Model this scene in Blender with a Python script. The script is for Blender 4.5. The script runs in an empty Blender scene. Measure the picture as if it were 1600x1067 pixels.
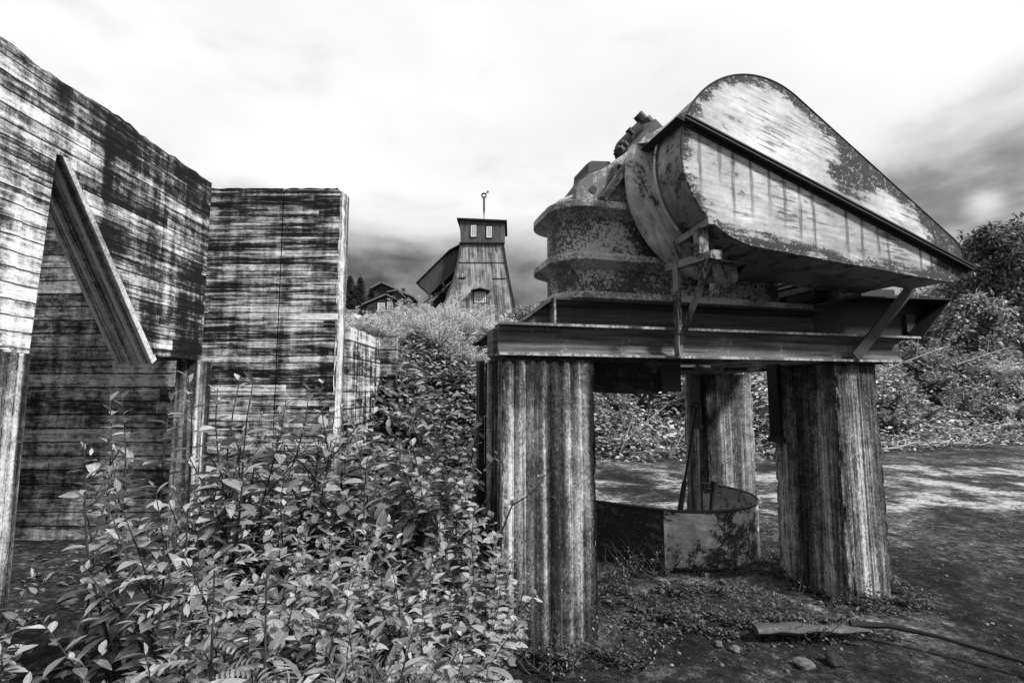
import bpy, math, random
import numpy as np
from mathutils import Vector, Matrix

# ------------------------------------------------------------------ camera, sky, sun
scene = bpy.context.scene
COL = scene.collection
CAM_H = 1.6
PITCH = math.radians(5.6)
cam_d = bpy.data.cameras.new("camera")
cam = bpy.data.objects.new("camera", cam_d)
COL.objects.link(cam)
cam.location = (0, 0, CAM_H)
cam.rotation_euler = (math.radians(90) + PITCH, 0, 0)
cam_d.lens = 18.0
cam_d.sensor_width = 36.0
cam_d.clip_start = 0.05
cam_d.clip_end = 2000
scene.camera = cam

SUN_DIR = Vector((0.72, -0.38, 0.72)).normalized()
sun_d = bpy.data.lights.new("sun", 'SUN')
sun_d.energy = 4.0
sun_d.angle = math.radians(7)
sun_d.color = (1, 1, 1)
sun = bpy.data.objects.new("sun", sun_d)
COL.objects.link(sun)
sun.rotation_euler = (-SUN_DIR).to_track_quat('-Z', 'Y').to_euler()

world = bpy.data.worlds.new("World")
scene.world = world
world.use_nodes = True
vs = scene.view_settings
vs.view_transform = 'Standard'
vs.look = 'None'
vs.exposure = 0.62
vs.gamma = 1.0


# ------------------------------------------------------------------ node helpers
class NG:
    """small expression builder for a node tree; everything is a grey scalar"""
    def __init__(self, nt):
        self.nt = nt

    def node(self, t, **kw):
        n = self.nt.nodes.new(t)
        for k, v in kw.items():
            setattr(n, k, v)
        return n

    def put(self, sock, v):
        if hasattr(v, 'is_linked') or isinstance(v, bpy.types.NodeSocket):
            self.nt.links.new(v, sock)
        else:
            sock.default_value = v

    def m(self, op, a, b=0.0, c=0.0, clamp=False):
        n = self.node('ShaderNodeMath', operation=op, use_clamp=clamp)
        self.put(n.inputs[0], a); self.put(n.inputs[1], b); self.put(n.inputs[2], c)
        return n.outputs[0]

    def add(self, a, b): return self.m('ADD', a, b)
    def sub(self, a, b): return self.m('SUBTRACT', a, b)
    def mul(self, a, b): return self.m('MULTIPLY', a, b)

    def smooth(self, x, lo, hi, o0=0.0, o1=1.0):
        n = self.node('ShaderNodeMapRange', interpolation_type='SMOOTHSTEP')
        self.put(n.inputs[0], x)
        n.inputs[1].default_value = lo; n.inputs[2].default_value = hi
        n.inputs[3].default_value = o0; n.inputs[4].default_value = o1
        return n.outputs[0]

    def mix(self, f, a, b):
        n = self.node('ShaderNodeMix', data_type='FLOAT')
        self.put(n.inputs[0], f); self.put(n.inputs[2], a); self.put(n.inputs[3], b)
        return n.outputs[0]

    def coord(self, kind='Object'):
        return self.node('ShaderNodeTexCoord').outputs[kind]

    def sep(self, v):
        n = self.node('ShaderNodeSeparateXYZ'); self.put(n.inputs[0], v)
        return n.outputs[0], n.outputs[1], n.outputs[2]

    def comb(self, x, y, z):
        n = self.node('ShaderNodeCombineXYZ')
        self.put(n.inputs[0], x); self.put(n.inputs[1], y); self.put(n.inputs[2], z)
        return n.outputs[0]

    def scale(self, v, s):
        n = self.node('ShaderNodeVectorMath', operation='MULTIPLY')
        self.put(n.inputs[0], v); n.inputs[1].default_value = s
        return n.outputs[0]

    def vadd(self, a, b):
        n = self.node('ShaderNodeVectorMath', operation='ADD')
        self.put(n.inputs[0], a); self.put(n.inputs[1], b)
        return n.outputs[0]

    def noise(self, v, scale=1.0, detail=4.0, rough=0.55, dist=0.0):
        n = self.node('ShaderNodeTexNoise')
        self.put(n.inputs['Vector'], v)
        n.inputs['Scale'].default_value = scale
        n.inputs['Detail'].default_value = detail
        n.inputs['Roughness'].default_value = rough
        n.inputs['Distortion'].default_value = dist
        return n.outputs[0]

    def voro(self, v, scale=1.0, feature='F1', out=0):
        n = self.node('ShaderNodeTexVoronoi', feature=feature)
        self.put(n.inputs['Vector'], v)
        n.inputs['Scale'].default_value = scale
        return n.outputs[out]

    def white(self, v):
        n = self.node('ShaderNodeTexWhiteNoise', noise_dimensions='3D')
        self.put(n.inputs['Vector'], v)
        return n.outputs['Value']

    def ramp(self, f, pts):
        n = self.node('ShaderNodeValToRGB')
        self.put(n.inputs[0], f)
        e = n.color_ramp.elements
        while len(e) < len(pts):
            e.new(0.5)
        for i, (p, v) in enumerate(pts):
            e[i].position = p
            e[i].color = (v, v, v, 1)
        return n.outputs[0]


def new_mat(name, rough=0.8, metal=0.0, spec=0.3):
    mt = bpy.data.materials.new(name)
    mt.use_nodes = True
    g = NG(mt.node_tree)
    b = mt.node_tree.nodes['Principled BSDF']
    b.inputs['Roughness'].default_value = rough
    b.inputs['Metallic'].default_value = metal
    b.inputs['Specular IOR Level'].default_value = spec
    return mt, g, b


def bump(g, b, h, strength=0.5, dist=0.01):
    n = g.node('ShaderNodeBump')
    n.inputs['Strength'].default_value = strength
    n.inputs['Distance'].default_value = dist
    g.put(n.inputs['Height'], h)
    g.put(b.inputs['Normal'], n.outputs[0])


# sky: Nishita daylight, seen through an overcast of procedural cloud
def build_world():
    nt = world.node_tree
    g = NG(nt)
    bg = nt.nodes['Background']
    bg.inputs['Strength'].default_value = 0.1
    sky = g.node('ShaderNodeTexSky', sky_type='NISHITA')
    sky.sun_disc = False
    sky.sun_elevation = math.asin(SUN_DIR.z)
    sky.sun_rotation = math.atan2(SUN_DIR.x, SUN_DIR.y)
    bw = g.node('ShaderNodeRGBToBW')
    g.put(bw.inputs[0], sky.outputs[0])
    d = g.coord('Generated')
    x, y, z = g.sep(d)
    n1 = g.noise(g.scale(d, (2.6, 2.6, 5.0)), 1.0, 6, 0.55, 0.6)
    n2 = g.noise(g.scale(d, (5.0, 3.0, 9.0)), 1.7, 4, 0.5)
    edge = g.sub(g.add(z, g.mul(g.sub(n1, 0.5), 0.26)), g.smooth(x, 0.38, 0.75, 0.0, 0.055))
    low = g.smooth(edge, 0.225, 0.365, 1.0, 0.0)            # heavier cloud towards the horizon
    broad = g.noise(g.vadd(g.scale(d, (0.9, 0.9, 1.8)), (2.3, 0.4, 0.0)), 1.0, 5, 0.5, 0.4)
    tone = g.mix(low, g.mix(g.smooth(broad, 0.28, 0.6), 5.7, 7.2), g.mix(g.smooth(n2, 0.3, 0.7), g.smooth(x, 0.3, 0.6, 0.35, 1.5), g.smooth(x, 0.3, 0.6, 2.0, 4.2)))
    hi = g.smooth(g.add(n1, g.mul(n2, 0.35)), 0.72, 0.98, 0.0, 1.0)
    tone = g.mul(tone, g.sub(1.0, g.mul(hi, 0.22)))
    # the bright spot where the sun thins the cloud, low on the right
    az = math.radians(43.5); el = math.radians(15.2)
    sd = Vector((math.sin(az) * math.cos(el), math.cos(az) * math.cos(el), math.sin(el)))
    dn = g.node('ShaderNodeVectorMath', operation='DOT_PRODUCT')
    g.put(dn.inputs[0], d); dn.inputs[1].default_value = sd
    spot = g.m('POWER', g.smooth(g.add(dn.outputs['Value'], g.mul(g.sub(n2, 0.5), 0.0006)), 0.9990, 1.0002), 3.0)
    tone = g.add(tone, g.mul(spot, 4.5))
    col = g.mix(0.93, bw.outputs[0], tone)
    g.put(bg.inputs['Color'], col)


build_world()


# ------------------------------------------------------------------ materials
def mat_boards(name, bw=0.1, lo=0.015, hi=0.66, vertical=False, seam=0.3, seed=0.0, stain=1.0, bias=0.0, ctr=1.0, topz=None, sk=1.0, bl=1.0):
    """board-marked concrete: boards along x/y (or upright), each of its own tone, streaks, drips and pits"""
    mt, g, b = new_mat(name, 0.9, 0, 0.2)
    p = g.coord()
    x, y, z = g.sep(p)
    along = g.add(x, y)
    if vertical:
        z, along = g.add(x, g.mul(y, 1.0)), z
    wob = g.mul(g.sub(g.noise(p, 1.1, 2), 0.5), 0.010)
    t = g.m('DIVIDE', g.add(z, wob), bw)
    idx0 = g.m('FLOOR', t)
    # boards of unequal width: each row's seam is shifted by its own amount
    t = g.add(t, g.mul(g.sub(g.white(g.comb(idx0, seed, 9.1)), 0.5), 0.0))
    fr = g.m('FRACT', t)
    idx = g.m('FLOOR', t)
    r1 = g.white(g.comb(idx, seed, 3.7))
    seg = g.m('FLOOR', g.add(g.m('DIVIDE', along, 3.1), g.mul(r1, 5.0)))
    r2 = g.white(g.comb(idx, seg, seed + 0.5))
    off = g.comb(g.mul(r2, 17.0), seed, 0.0)
    row = g.noise(g.vadd(g.comb(g.mul(along, 0.9), 0.0, g.mul(z, 3.0)), off), 1.0, 3, 0.6)
    streak = g.noise(g.vadd(g.comb(g.mul(along, 1.5), 0.0, g.mul(z, 30.0)), off), 1.0, 7, 0.6)
    grain = g.noise(g.vadd(g.comb(g.mul(along, 14.0), 0.0, g.mul(z, 130.0)), off), 1.0, 4, 0.65)
    if vertical:
        drip = g.noise(g.comb(g.mul(z, 7.0), seed, g.mul(along, 0.6)), 1.0, 5, 0.55)
        drip2 = drip
    else:
        drip = g.noise(g.comb(g.mul(along, 2.6), seed, g.mul(z, 0.30)), 1.0, 5, 0.6, 0.15)
        drip2 = g.noise(g.comb(g.mul(along, 11.0), seed + 4.0, g.mul(z, 0.45)), 1.0, 4, 0.6)
    fine = g.noise(p, 95.0, 3, 0.75)
    mott = g.noise(p, 14.0, 7, 0.75)
    v = g.mul(g.sub(r2, 0.5), 0.40)
    v = g.add(v, g.mul(g.sub(row, 0.5), 0.9 * sk))
    v = g.add(v, g.mul(g.sub(streak, 0.5), 1.5 * sk))
    v = g.add(v, g.mul(g.sub(grain, 0.5), 0.8))
    blot = g.noise(g.vadd(p, (seed, 0, 3)), 4.2, 8, 0.72)
    v = g.add(v, g.mul(g.sub(blot, 0.5), 1.5 * bl))
    v = g.add(v, g.mul(g.sub(drip, 0.5), 1.9 * stain))
    v = g.add(v, g.mul(g.sub(drip2, 0.5), 0.9 * stain))
    v = g.add(v, g.mul(g.sub(mott, 0.5), 1.3 * bl))
    v = g.add(v, g.mul(g.sub(fine, 0.5), 0.5))
    v = g.add(g.mul(v, ctr * 1.15), 0.5 + bias)
    if topz is not None:      # damp algae below the coping, with a ragged lower edge
        tz = g.add(z, g.mul(g.sub(drip, 0.5), 1.2))
        v = g.sub(v, g.smooth(tz, topz - 0.3, topz + 0.2, 0.0, 0.3))
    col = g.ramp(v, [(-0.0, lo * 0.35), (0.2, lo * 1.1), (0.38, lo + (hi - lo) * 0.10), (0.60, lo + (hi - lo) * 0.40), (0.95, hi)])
    sw = g.mul(g.noise(g.comb(g.mul(along, 5.0), idx, 0.0), 1.0, 4), 0.22)
    line = g.m('LESS_THAN', g.m('ABSOLUTE', g.sub(fr, 0.5)), g.sub(0.56, sw))   # 1 inside the board
    col = g.mul(col, g.mul(g.mix(mott, 0.45, 1.55), g.mix(fine, 0.6, 1.4)))
    colf = g.mul(col, g.mix(line, seam * 0.4, 1.0))
    pit = g.voro(g.scale(p, (1, 1, 1)), 26.0)
    pits = g.smooth(g.add(pit, g.mul(g.noise(p, 7.0, 2), 0.35)), 0.20, 0.27, 0.12, 1.0)
    colf = g.mul(colf, pits)
    g.put(b.inputs['Base Color'], colf)
    h = g.add(g.mul(line, 0.7), g.add(g.mul(r2, 0.7), g.add(g.mul(streak, 0.5), g.mul(fine, 0.35))))
    bump(g, b, g.mul(h, g.mix(pits, 0.7, 1.0)), 0.8, 0.012)
    return mt


def mat_pillar(name, seed=0.0, band=6.4, bias=0.0, ym=1.3, fb=0.7, bn=3.0):
    """rough cast pillar: upright light and dark bands, speckled with pale aggregate and dark holes"""
    mt, g, b = new_mat(name, 0.92, 0, 0.2)
    p = g.coord()
    x, y, z = g.sep(p)
    a = g.add(x, g.mul(y, ym))
    bands = g.noise(g.comb(g.mul(a, band), seed, g.mul(z, 0.28)), 1.0, 3, 0.5)
    fineb = g.noise(g.comb(g.mul(a, 30.0), seed, g.mul(z, 1.2)), 1.0, 4, 0.6)
    gr = g.noise(g.scale(p, (1, 1, 0.55)), 80.0, 5, 0.75)
    mid = g.noise(p, 9.0, 6, 0.7)
    v = g.mul(g.sub(bands, 0.5), bn)
    v = g.add(v, g.mul(g.sub(fineb, 0.5), fb))
    v = g.add(v, g.mul(g.sub(gr, 0.5), 1.2))
    v = g.add(v, g.mul(g.sub(mid, 0.5), 0.75))
    v = g.add(v, 0.46 + bias)
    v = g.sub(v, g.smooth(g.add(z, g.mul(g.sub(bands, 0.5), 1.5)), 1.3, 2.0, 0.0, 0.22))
    col = g.ramp(v, [(0.12, 0.012), (0.42, 0.075), (0.62, 0.22), (0.95, 0.62)])
    sf = g.m('FRACT', g.add(g.m('DIVIDE', a, 0.0815), g.mul(g.sub(g.noise(g.comb(a, seed, g.mul(z, 2.0)), 3.0, 3), 0.5), 0.22)))
    sl = g.smooth(g.m('ABSOLUTE', g.sub(sf, 0.5)), 0.03, 0.075)
    col = g.mul(col, g.mix(sl, g.smooth(mid, 0.4, 0.6, 0.12, 0.75), 1.0))
    spk = g.m('GREATER_THAN', g.noise(p, 110.0, 2, 0.5), 0.71)
    spk = g.mul(spk, g.m('GREATER_THAN', g.noise(p, 11.0, 2), 0.5))
    col = g.mix(g.mul(spk, 0.8), col, 0.62)
    hole = g.voro(p, 22.0)
    hm = g.smooth(g.add(hole, g.mul(g.noise(p, 5.0, 2), 0.35)), 0.21, 0.28, 0.1, 1.0)
    g.put(b.inputs['Base Color'], g.mul(col, hm))
    bump(g, b, g.add(g.mul(gr, 0.8), g.mul(hm, 1.0)), 0.8, 0.008)
    return mt


def mat_paint(name, lo=0.03, hi=0.82, wear=0.5, drips=False, rot=0.35, rust_hi=0.06, rust_end=None, rough=0.55, spread=1.0, iso=False, guard=0):
    """weathered pale paint over rust: scuffs along the sheet, rust patches, optional bolt drips"""
    mt, g, b = new_mat(name, rough, 0, 0.35)
    p = g.coord()
    x, y, z = g.sep(p)
    c, s = math.cos(rot), math.sin(rot)
    a1 = g.sub(g.mul(x, c), g.mul(z, s))
    a2 = g.add(g.mul(x, s), g.mul(z, c))
    q = g.comb(a1, y, a2)
    scuff = g.noise(g.scale(q, (7.0, 7.0, 5.0) if iso else (2.2, 3.0, 15.0)), 1.0, 9, 0.72, 0.5)
    patch = g.noise(q, 2.4, 9, 0.66, 0.4)
    fleck = g.noise(p, 34.0, 6, 0.7)
    fleck2 = g.noise(g.scale(q, (0.7, 1.0, 1.6)), 11.0, 8, 0.75)
    tone = g.noise(g.scale(q, (3.0, 3.0, 40.0)), 1.0, 5, 0.6)
    cl = g.noise(p, 1.7, 4, 0.6)
    paint = g.mix(tone, hi * 0.35, hi * 1.18)
    paint = g.mul(paint, g.smooth(cl, 0.28, 0.72, 0.55, 1.12))
    v = g.add(g.mul(scuff, 0.55), g.add(g.mul(patch, 0.5), g.mul(fleck, 0.24)))
    v = g.add(v, g.mul(g.sub(fleck2, 0.5), 0.35))
    if guard:
        # brush-like scratches in drifts, and wear that gathers along the sheet's outer edge
        v = g.add(g.mul(scuff, 0.40), g.add(g.mul(patch, 0.42), g.mul(fleck, 0.20)))
        v = g.add(v, g.mul(g.sub(fleck2, 0.5), 0.30))
        scr = g.noise(g.scale(q, (3.4, 3.0, 46.0)), 1.0, 5, 0.62, 0.2)
        drift = g.noise(g.vadd(q, (3.1, 0, 7.7)), 3.6, 4, 0.6)
        sm = g.mul(g.smooth(scr, 0.50, 0.60), g.smooth(drift, 0.42, 0.60))
        dx, dz = 1.64, -0.57
        L = math.hypot(dx, dz); ex, ez = dx / L, dz / L
        px_, pz_ = g.sub(x, 1.72), g.sub(z, 3.18)
        tt = g.m('MINIMUM', g.m('MAXIMUM', g.add(g.mul(px_, ex), g.mul(pz_, ez)), 0.0), L)
        qx, qz = g.sub(px_, g.mul(tt, ex)), g.sub(pz_, g.mul(tt, ez))
        dist = g.m('SQRT', g.add(g.mul(qx, qx), g.mul(qz, qz)))
        edge = g.sub(g.sub(0.615, g.mul(tt, 0.43 / L)), dist)
        edge = g.add(edge, g.mul(g.sub(patch, 0.5), 0.16))
        v = g.add(v, g.smooth(edge, -0.02, 0.16, 0.145, 0.0))
        # one broad rusted patch past the middle of the upper sheet
        gx, gz = g.m('DIVIDE', g.sub(x, 2.52), 0.26), g.m('DIVIDE', g.sub(z, 3.16), 0.16)
        v = g.add(v, g.smooth(g.m('SQRT', g.add(g.mul(gx, gx), g.mul(gz, gz))), 0.0, 1.8, 0.17 if guard == 2 else 0.0, 0.0))
    if rust_end is not None:       # the sheet is eaten by rust towards its narrow end
        v = g.add(v, g.smooth(g.add(x, g.mul(g.sub(patch, 0.5), 0.9)), rust_end - 0.25, rust_end + 0.25, 0.0, 0.22))
    thr = 0.67 + (0.5 - wear) * 0.3
    rust = g.smooth(v, thr, thr + 0.05 * spread)
    half = g.mul(g.smooth(v, thr - 0.16, thr + 0.02), 0.6)
    speck = g.noise(p, 75.0, 5, 0.75)
    dark = g.mul(g.mix(fleck, lo * 0.5, rust_hi), g.mix(speck, 0.3, 1.7))
    dark = g.mix(g.mul(g.smooth(g.add(fleck, g.mul(g.sub(speck, 0.5), 0.3)), 0.56, 0.64), 0.75), dark, hi * 0.45)
    col = g.mix(half, paint, g.mul(paint, 0.35))
    if guard:
        col = g.mix(g.mul(sm, 0.85), col, g.mul(dark, 1.6))
    col = g.mix(rust, col, dark)
    if drips:
        # rusty water run down from each bolt along the flange
        bx = g.mul(x, 7.6)
        bi = g.m('FLOOR', bx)
        rr = g.white(g.comb(bi, 2.0, 0.0))
        f = g.add(g.m('FRACT', bx), g.add(g.mul(g.sub(rr, 0.5), 0.55), g.mul(g.sub(g.noise(g.comb(x, 0.0, z), 5.0, 2), 0.5), 0.25)))
        w = g.smooth(g.m('ABSOLUTE', g.sub(f, 0.5)), 0.04, 0.17, 1.0, 0.0)
        zl = g.sub(g.add(3.79, g.mul(x, -0.348)), z)               # drop below the flange
        ln = g.add(g.mul(rr, 0.55), 0.16)
        fade = g.smooth(g.m('DIVIDE', zl, ln), 0.55, 1.15, 1.0, 0.0)
        dd = g.mul(g.mul(w, fade), g.smooth(g.noise(g.comb(g.mul(x, 60.0), 0.0, g.mul(z, 5.0)), 1.0, 4), 0.3, 0.6, 0.25, 1.0))
        dd = g.mul(dd, g.m('GREATER_THAN', rr, 0.22))
        col = g.mix(g.mul(dd, 0.9), col, 0.035)
    g.put(b.inputs['Base Color'], col)
    g.put(b.inputs['Roughness'], g.mix(rust, rough, 0.9))
    bump(g, b, g.add(g.mul(fleck, 0.4), g.mul(g.sub(1.0, rust), 0.5)), 0.5, 0.004)
    return mt


def mat_speck(name, base=0.035, light=0.4, amt=0.5, sc=24.0, zstreak=0.0):
    """dark rusted steel flecked with old paint and lichen"""
    mt, g, b = new_mat(name, 0.75, 0, 0.3)
    p = g.coord()
    x, y, z = g.sep(p)
    n1 = g.noise(p, sc, 8, 0.75, 0.3)
    n2 = g.noise(p, 3.2, 5, 0.6)
    n3 = g.noise(p, 70.0, 3, 0.6)
    v = g.add(g.mul(n1, 0.75), g.mul(n2, 0.55))
    th = 0.86 - amt * 0.4
    m1 = g.smooth(v, th, th + 0.05)
    body = g.mix(n2, base * 0.4, base * 1.9)
    body = g.mul(body, g.mix(n3, 0.6, 1.4))
    if zstreak:
        st = g.noise(g.comb(g.mul(x, 1.2), 0.0, g.mul(z, 36.0)), 1.0, 5, 0.6)
        body = g.mul(body, g.smooth(st, 0.3, 0.75, 0.4, 1.0 + zstreak))
    col = g.mix(m1, body, g.mul(g.mix(n3, 0.4, 1.3), light))
    g.put(b.inputs['Base Color'], col)
    bump(g, b, g.add(g.mul(n1, 0.6), g.mul(n3, 0.4)), 0.55, 0.005)
    return mt


def mat_wood(name, lo=0.03, hi=0.3, bw=0.22, vertical=True, stain=1.0):
    mt, g, b = new_mat(name, 0.85, 0, 0.2)
    p = g.coord()
    x, y, z = g.sep(p)
    a, l = (g.add(x, y), z) if vertical else (z, g.add(x, y))
    t = g.m('DIVIDE', a, bw)
    idx = g.m('FLOOR', t); fr = g.m('FRACT', t)
    r = g.white(g.comb(idx, 1.0, g.m('FLOOR', g.add(g.mul(l, 0.3), g.mul(g.white(g.comb(idx, 4.0, 1.0)), 4.0)))))
    st = g.noise(g.comb(g.mul(a, 2.2 / bw), 0.0, g.mul(l, 0.35)), 1.0, 5, 0.6)
    big = g.noise(p, 0.35, 4, 0.6)
    blo = g.noise(p, 1.1, 7, 0.7)
    v = g.add(g.mul(r, 0.24), g.add(g.mul(st, 0.55 * stain), g.add(g.mul(g.sub(blo, 0.5), 0.7), g.mul(big, 0.6))))
    col = g.ramp(v, [(0.45, lo), (0.72, lo + (hi - lo) * 0.25), (1.05 if False else 1.0, hi)])
    line = g.m('GREATER_THAN', fr, 0.1)
    g.put(b.inputs['Base Color'], g.mul(col, g.mix(line, 0.35, 1.0)))
    return mt


def mat_plain(name, v, rough=0.7, var=0.4, sc=8.0):
    mt, g, b = new_mat(name, rough, 0, 0.3)
    p = g.coord()
    n = g.noise(p, sc, 6, 0.65)
    g.put(b.inputs['Base Color'], g.mul(g.mix(n, 1 - var, 1 + var), v))
    bump(g, b, n, 0.3, 0.004)
    return mt


def mat_leaf(name, lo, hi, rib=1.7, rough=0.5, trans=0.25):
    mt, g, b = new_mat(name, rough, 0, 0.35)
    r = g.node('ShaderNodeNewGeometry').outputs['Random Per Island']
    u, v, _ = g.sep(g.coord('UV'))
    n = g.noise(g.coord(), 16.0, 3)
    c = g.mix(g.m('POWER', r, 1.5), lo, hi)
    c = g.mul(c, g.mix(n, 0.7, 1.3))
    d = g.m('ABSOLUTE', g.sub(u, 0.5))
    mid = g.smooth(d, 0.02, 0.07, 1.0, 0.0)
    rim = g.smooth(d, 0.44, 0.5)
    vein = g.smooth(g.m('ABSOLUTE', g.sub(g.m('FRACT', g.sub(g.mul(v, 8.0), g.mul(d, 5.0))), 0.5)), 0.36, 0.5, 0.0, 0.35)
    f = g.m('MAXIMUM', g.m('MAXIMUM', mid, g.mul(rim, 0.7)), vein)
    c = g.mul(c, g.mix(f, 1.0, rib))
    g.put(b.inputs['Base Color'], c)
    nt = mt.node_tree
    tr = g.node('ShaderNodeBsdfTranslucent')
    g.put(tr.inputs[0], c)
    mx = g.node('ShaderNodeMixShader')
    mx.inputs[0].default_value = trans
    nt.links.new(b.outputs[0], mx.inputs[1]); nt.links.new(tr.outputs[0], mx.inputs[2])
    nt.links.new(mx.outputs[0], nt.nodes['Material Output'].inputs[0])
    return mt


def mat_ground():
    mt, g, b = new_mat('pit_floor', 0.95, 0, 0.15)
    p = g.coord()
    x, y, z = g.sep(p)
    n1 = g.noise(p, 0.75, 7, 0.62, 0.5)
    n2 = g.noise(p, 6.0, 6, 0.7)
    n3 = g.noise(p, 55.0, 4, 0.7)
    st = g.noise(g.vadd(g.scale(p, (1.1, 1.0, 1.0)), (5, 2, 0)), 1.0, 9, 0.72, 0.8)
    n4 = g.noise(p, 17.0, 6, 0.75)
    v = g.add(g.mul(n1, 0.55), g.add(g.mul(st, 0.65), g.add(g.mul(g.sub(n2, 0.5), 0.6), g.mul(g.sub(n4, 0.5), 0.75))))
    # dappled light painted into the colour behind the pillars and across the yard
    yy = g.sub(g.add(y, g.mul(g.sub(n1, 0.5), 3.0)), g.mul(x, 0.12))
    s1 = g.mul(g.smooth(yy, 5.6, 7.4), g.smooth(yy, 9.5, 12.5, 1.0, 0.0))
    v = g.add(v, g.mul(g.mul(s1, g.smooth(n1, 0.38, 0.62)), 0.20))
    v = g.sub(v, g.smooth(g.add(y, g.mul(n1, 1.5)), 3.5, 5.5, 0.05, 0.0))  # near floor darkened in its colour to stand for shadow there
    col = g.ramp(v, [(0.42, 0.004), (0.58, 0.02), (0.72, 0.085), (0.90, 0.42)])
    grit = g.smooth(g.noise(p, 90.0, 2, 0.5), 0.66, 0.74)
    col = g.mix(g.mul(grit, g.smooth(n2, 0.4, 0.62, 0.1, 0.8)), col, 0.34)
    steep = g.smooth(z, 0.04, 0.35)
    col = g.mix(steep, col, g.mix(n2, 0.006, 0.03))
    g.put(b.inputs['Base Color'], col)
    bump(g, b, g.add(g.mul(n2, 0.8), g.add(g.mul(n3, 0.5), g.mul(n4, 0.6))), 0.9, 0.03)
    return mt


M = {}
M['wallA'] = mat_boards('board_marked_concrete', 0.105, seed=1.3, stain=1.0, topz=3.88, bias=0.0, hi=0.60, sk=1.0, bl=0.65)
M['wallB'] = mat_boards('board_marked_end_concrete', 0.08, seed=7.1, stain=0.6, topz=3.85, bias=-0.04, hi=0.72, sk=1.45, bl=0.45)
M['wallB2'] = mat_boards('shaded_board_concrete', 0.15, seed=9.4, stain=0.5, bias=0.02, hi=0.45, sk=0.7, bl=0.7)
M['wallC'] = mat_boards('streaked_retaining_concrete', 0.2, seed=4.4, stain=1.5, bias=0.06, seam=0.4, hi=0.5)
M['brace'] = mat_pillar('rough_brace_concrete', 6.0, 14.0, 0.45, 0.0)
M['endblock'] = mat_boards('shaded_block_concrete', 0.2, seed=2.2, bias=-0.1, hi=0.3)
M['post'] = mat_pillar('post_concrete', 3.0, 9.0, 0.02)
M['edge'] = mat_pillar('broken_edge_concrete', 5.0, 4.0, 0.28)
M['pillar1'] = mat_pillar('fluted_pillar_concrete', 3.0, 7.0, -0.15, 1.3, 0.9, 3.2)
M['pillar2'] = mat_pillar('board_cast_pillar_concrete', 8.0, 3.2, 0.02, 1.3, 1.0, 2.0)
M['pillar3'] = mat_pillar('shaded_pillar_concrete', 12.0, 4.0, -0.03, 1.3, 0.6, 2.2)
M['coverU'] = mat_paint('scuffed_white_paint', wear=0.80, hi=0.84, guard=2, rust_end=3.35, rot=0.3)
M['coverL'] = mat_paint('streaked_white_paint', wear=0.79, hi=0.84, guard=1, drips=True, rust_end=3.2, rot=0.12)
M['rim'] = mat_paint('brushed_grey_paint', hi=0.42, wear=0.5, rot=0.9, lo=0.02)
M['ringp'] = mat_paint('chipped_ring_paint', hi=0.85, wear=0.5, rot=1.1)
M['flange'] = mat_speck('rusted_flange_steel', 0.02, 0.22, 0.22)
M['beam'] = mat_speck('rusted_beam_steel', 0.06, 0.26, 0.36, 30.0, 1.8)
M['ubeam'] = mat_speck('dark_beam_steel', 0.05, 0.16, 0.16, 12.0, 0.7)
M['bedge'] = mat_speck('worn_flange_edge', 0.10, 0.42, 0.55, 30.0)
M['body'] = mat_speck('lichen_flecked_cast_iron', 0.05, 0.46, 0.52, 48.0)
M['rib'] = mat_speck('flecked_rib_iron', 0.14, 0.5, 0.6, 46.0)
M['cheek'] = mat_speck('pale_cheek_plate', 0.11, 0.36, 0.56, 34.0)
M['iron'] = mat_speck('dark_housing_iron', 0.045, 0.14, 0.14, 14.0)
M['bracket'] = mat_paint('flaking_bracket_paint', hi=0.36, wear=0.62, lo=0.015, rot=1.3)
M['tank'] = mat_paint('peeling_tank_paint', hi=0.9, wear=0.62, spread=0.5, iso=True, lo=0.012, rust_hi=0.07, rot=0.2)
M['tankd'] = mat_paint('burnt_tank_paint', hi=0.2, wear=0.86, lo=0.008, rust_hi=0.035, rot=0.2)
M['black'] = mat_plain('shade_black_iron', 0.012, 0.6, 0.5)
M['dark'] = mat_plain('dark_steel', 0.03, 0.6, 0.5)
M['stick'] = mat_plain('bleached_wood', 0.3, 0.8, 0.4, 20)
M['stem'] = mat_plain('dark_bark', 0.03, 0.8, 0.5, 20)
M['twigbark'] = mat_plain('shrub_bark', 0.035, 0.8, 0.5, 20)
M['trunk'] = mat_plain('tree_bark', 0.04, 0.9, 0.5, 5)
M['stone'] = mat_plain('weathered_stone', 0.10, 0.9, 0.6, 12)
M['moss'] = mat_plain('dark_moss', 0.02, 1.0, 0.8, 30)
M['tower'] = mat_wood('weathered_tower_boards', 0.02, 0.42, 0.22, stain=1.4)
M['towertop'] = mat_wood('painted_tower_boards', 0.07, 0.22, 0.26, stain=0.7)
M['shed'] = mat_wood('grey_shed_boards', 0.06, 0.16, 0.3, stain=0.4)
M['logs'] = mat_wood('dark_log_wall', 0.02, 0.09, 0.35, vertical=False)
M['roofedge'] = mat_plain('grey_roof_tin', 0.16, 0.6, 0.3)
M['white'] = mat_plain('white_window_paint', 0.72, 0.5, 0.1)
M['glass'] = mat_plain('sky_lit_window_glass', 0.35, 0.1, 0.2)  # pale base colour stands in for sky reflected in the panes
M['leafA'] = mat_leaf('willow_leaf', 0.13, 0.40, 1.6, 0.65, 0.3)
M['leafB'] = mat_leaf('aspen_leaf', 0.13, 0.42, 1.6, 0.65, 0.3)
M['leafC'] = mat_leaf('narrow_leaf', 0.13, 0.40, 1.5, 0.65, 0.3)
M['leafbank'] = mat_leaf('bank_leaf', 0.06, 0.36, 1.5, 0.65, 0.3)
M['leafbright'] = mat_leaf('pale_bush_leaf', 0.35, 0.9, 1.05, trans=0.4)
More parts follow.
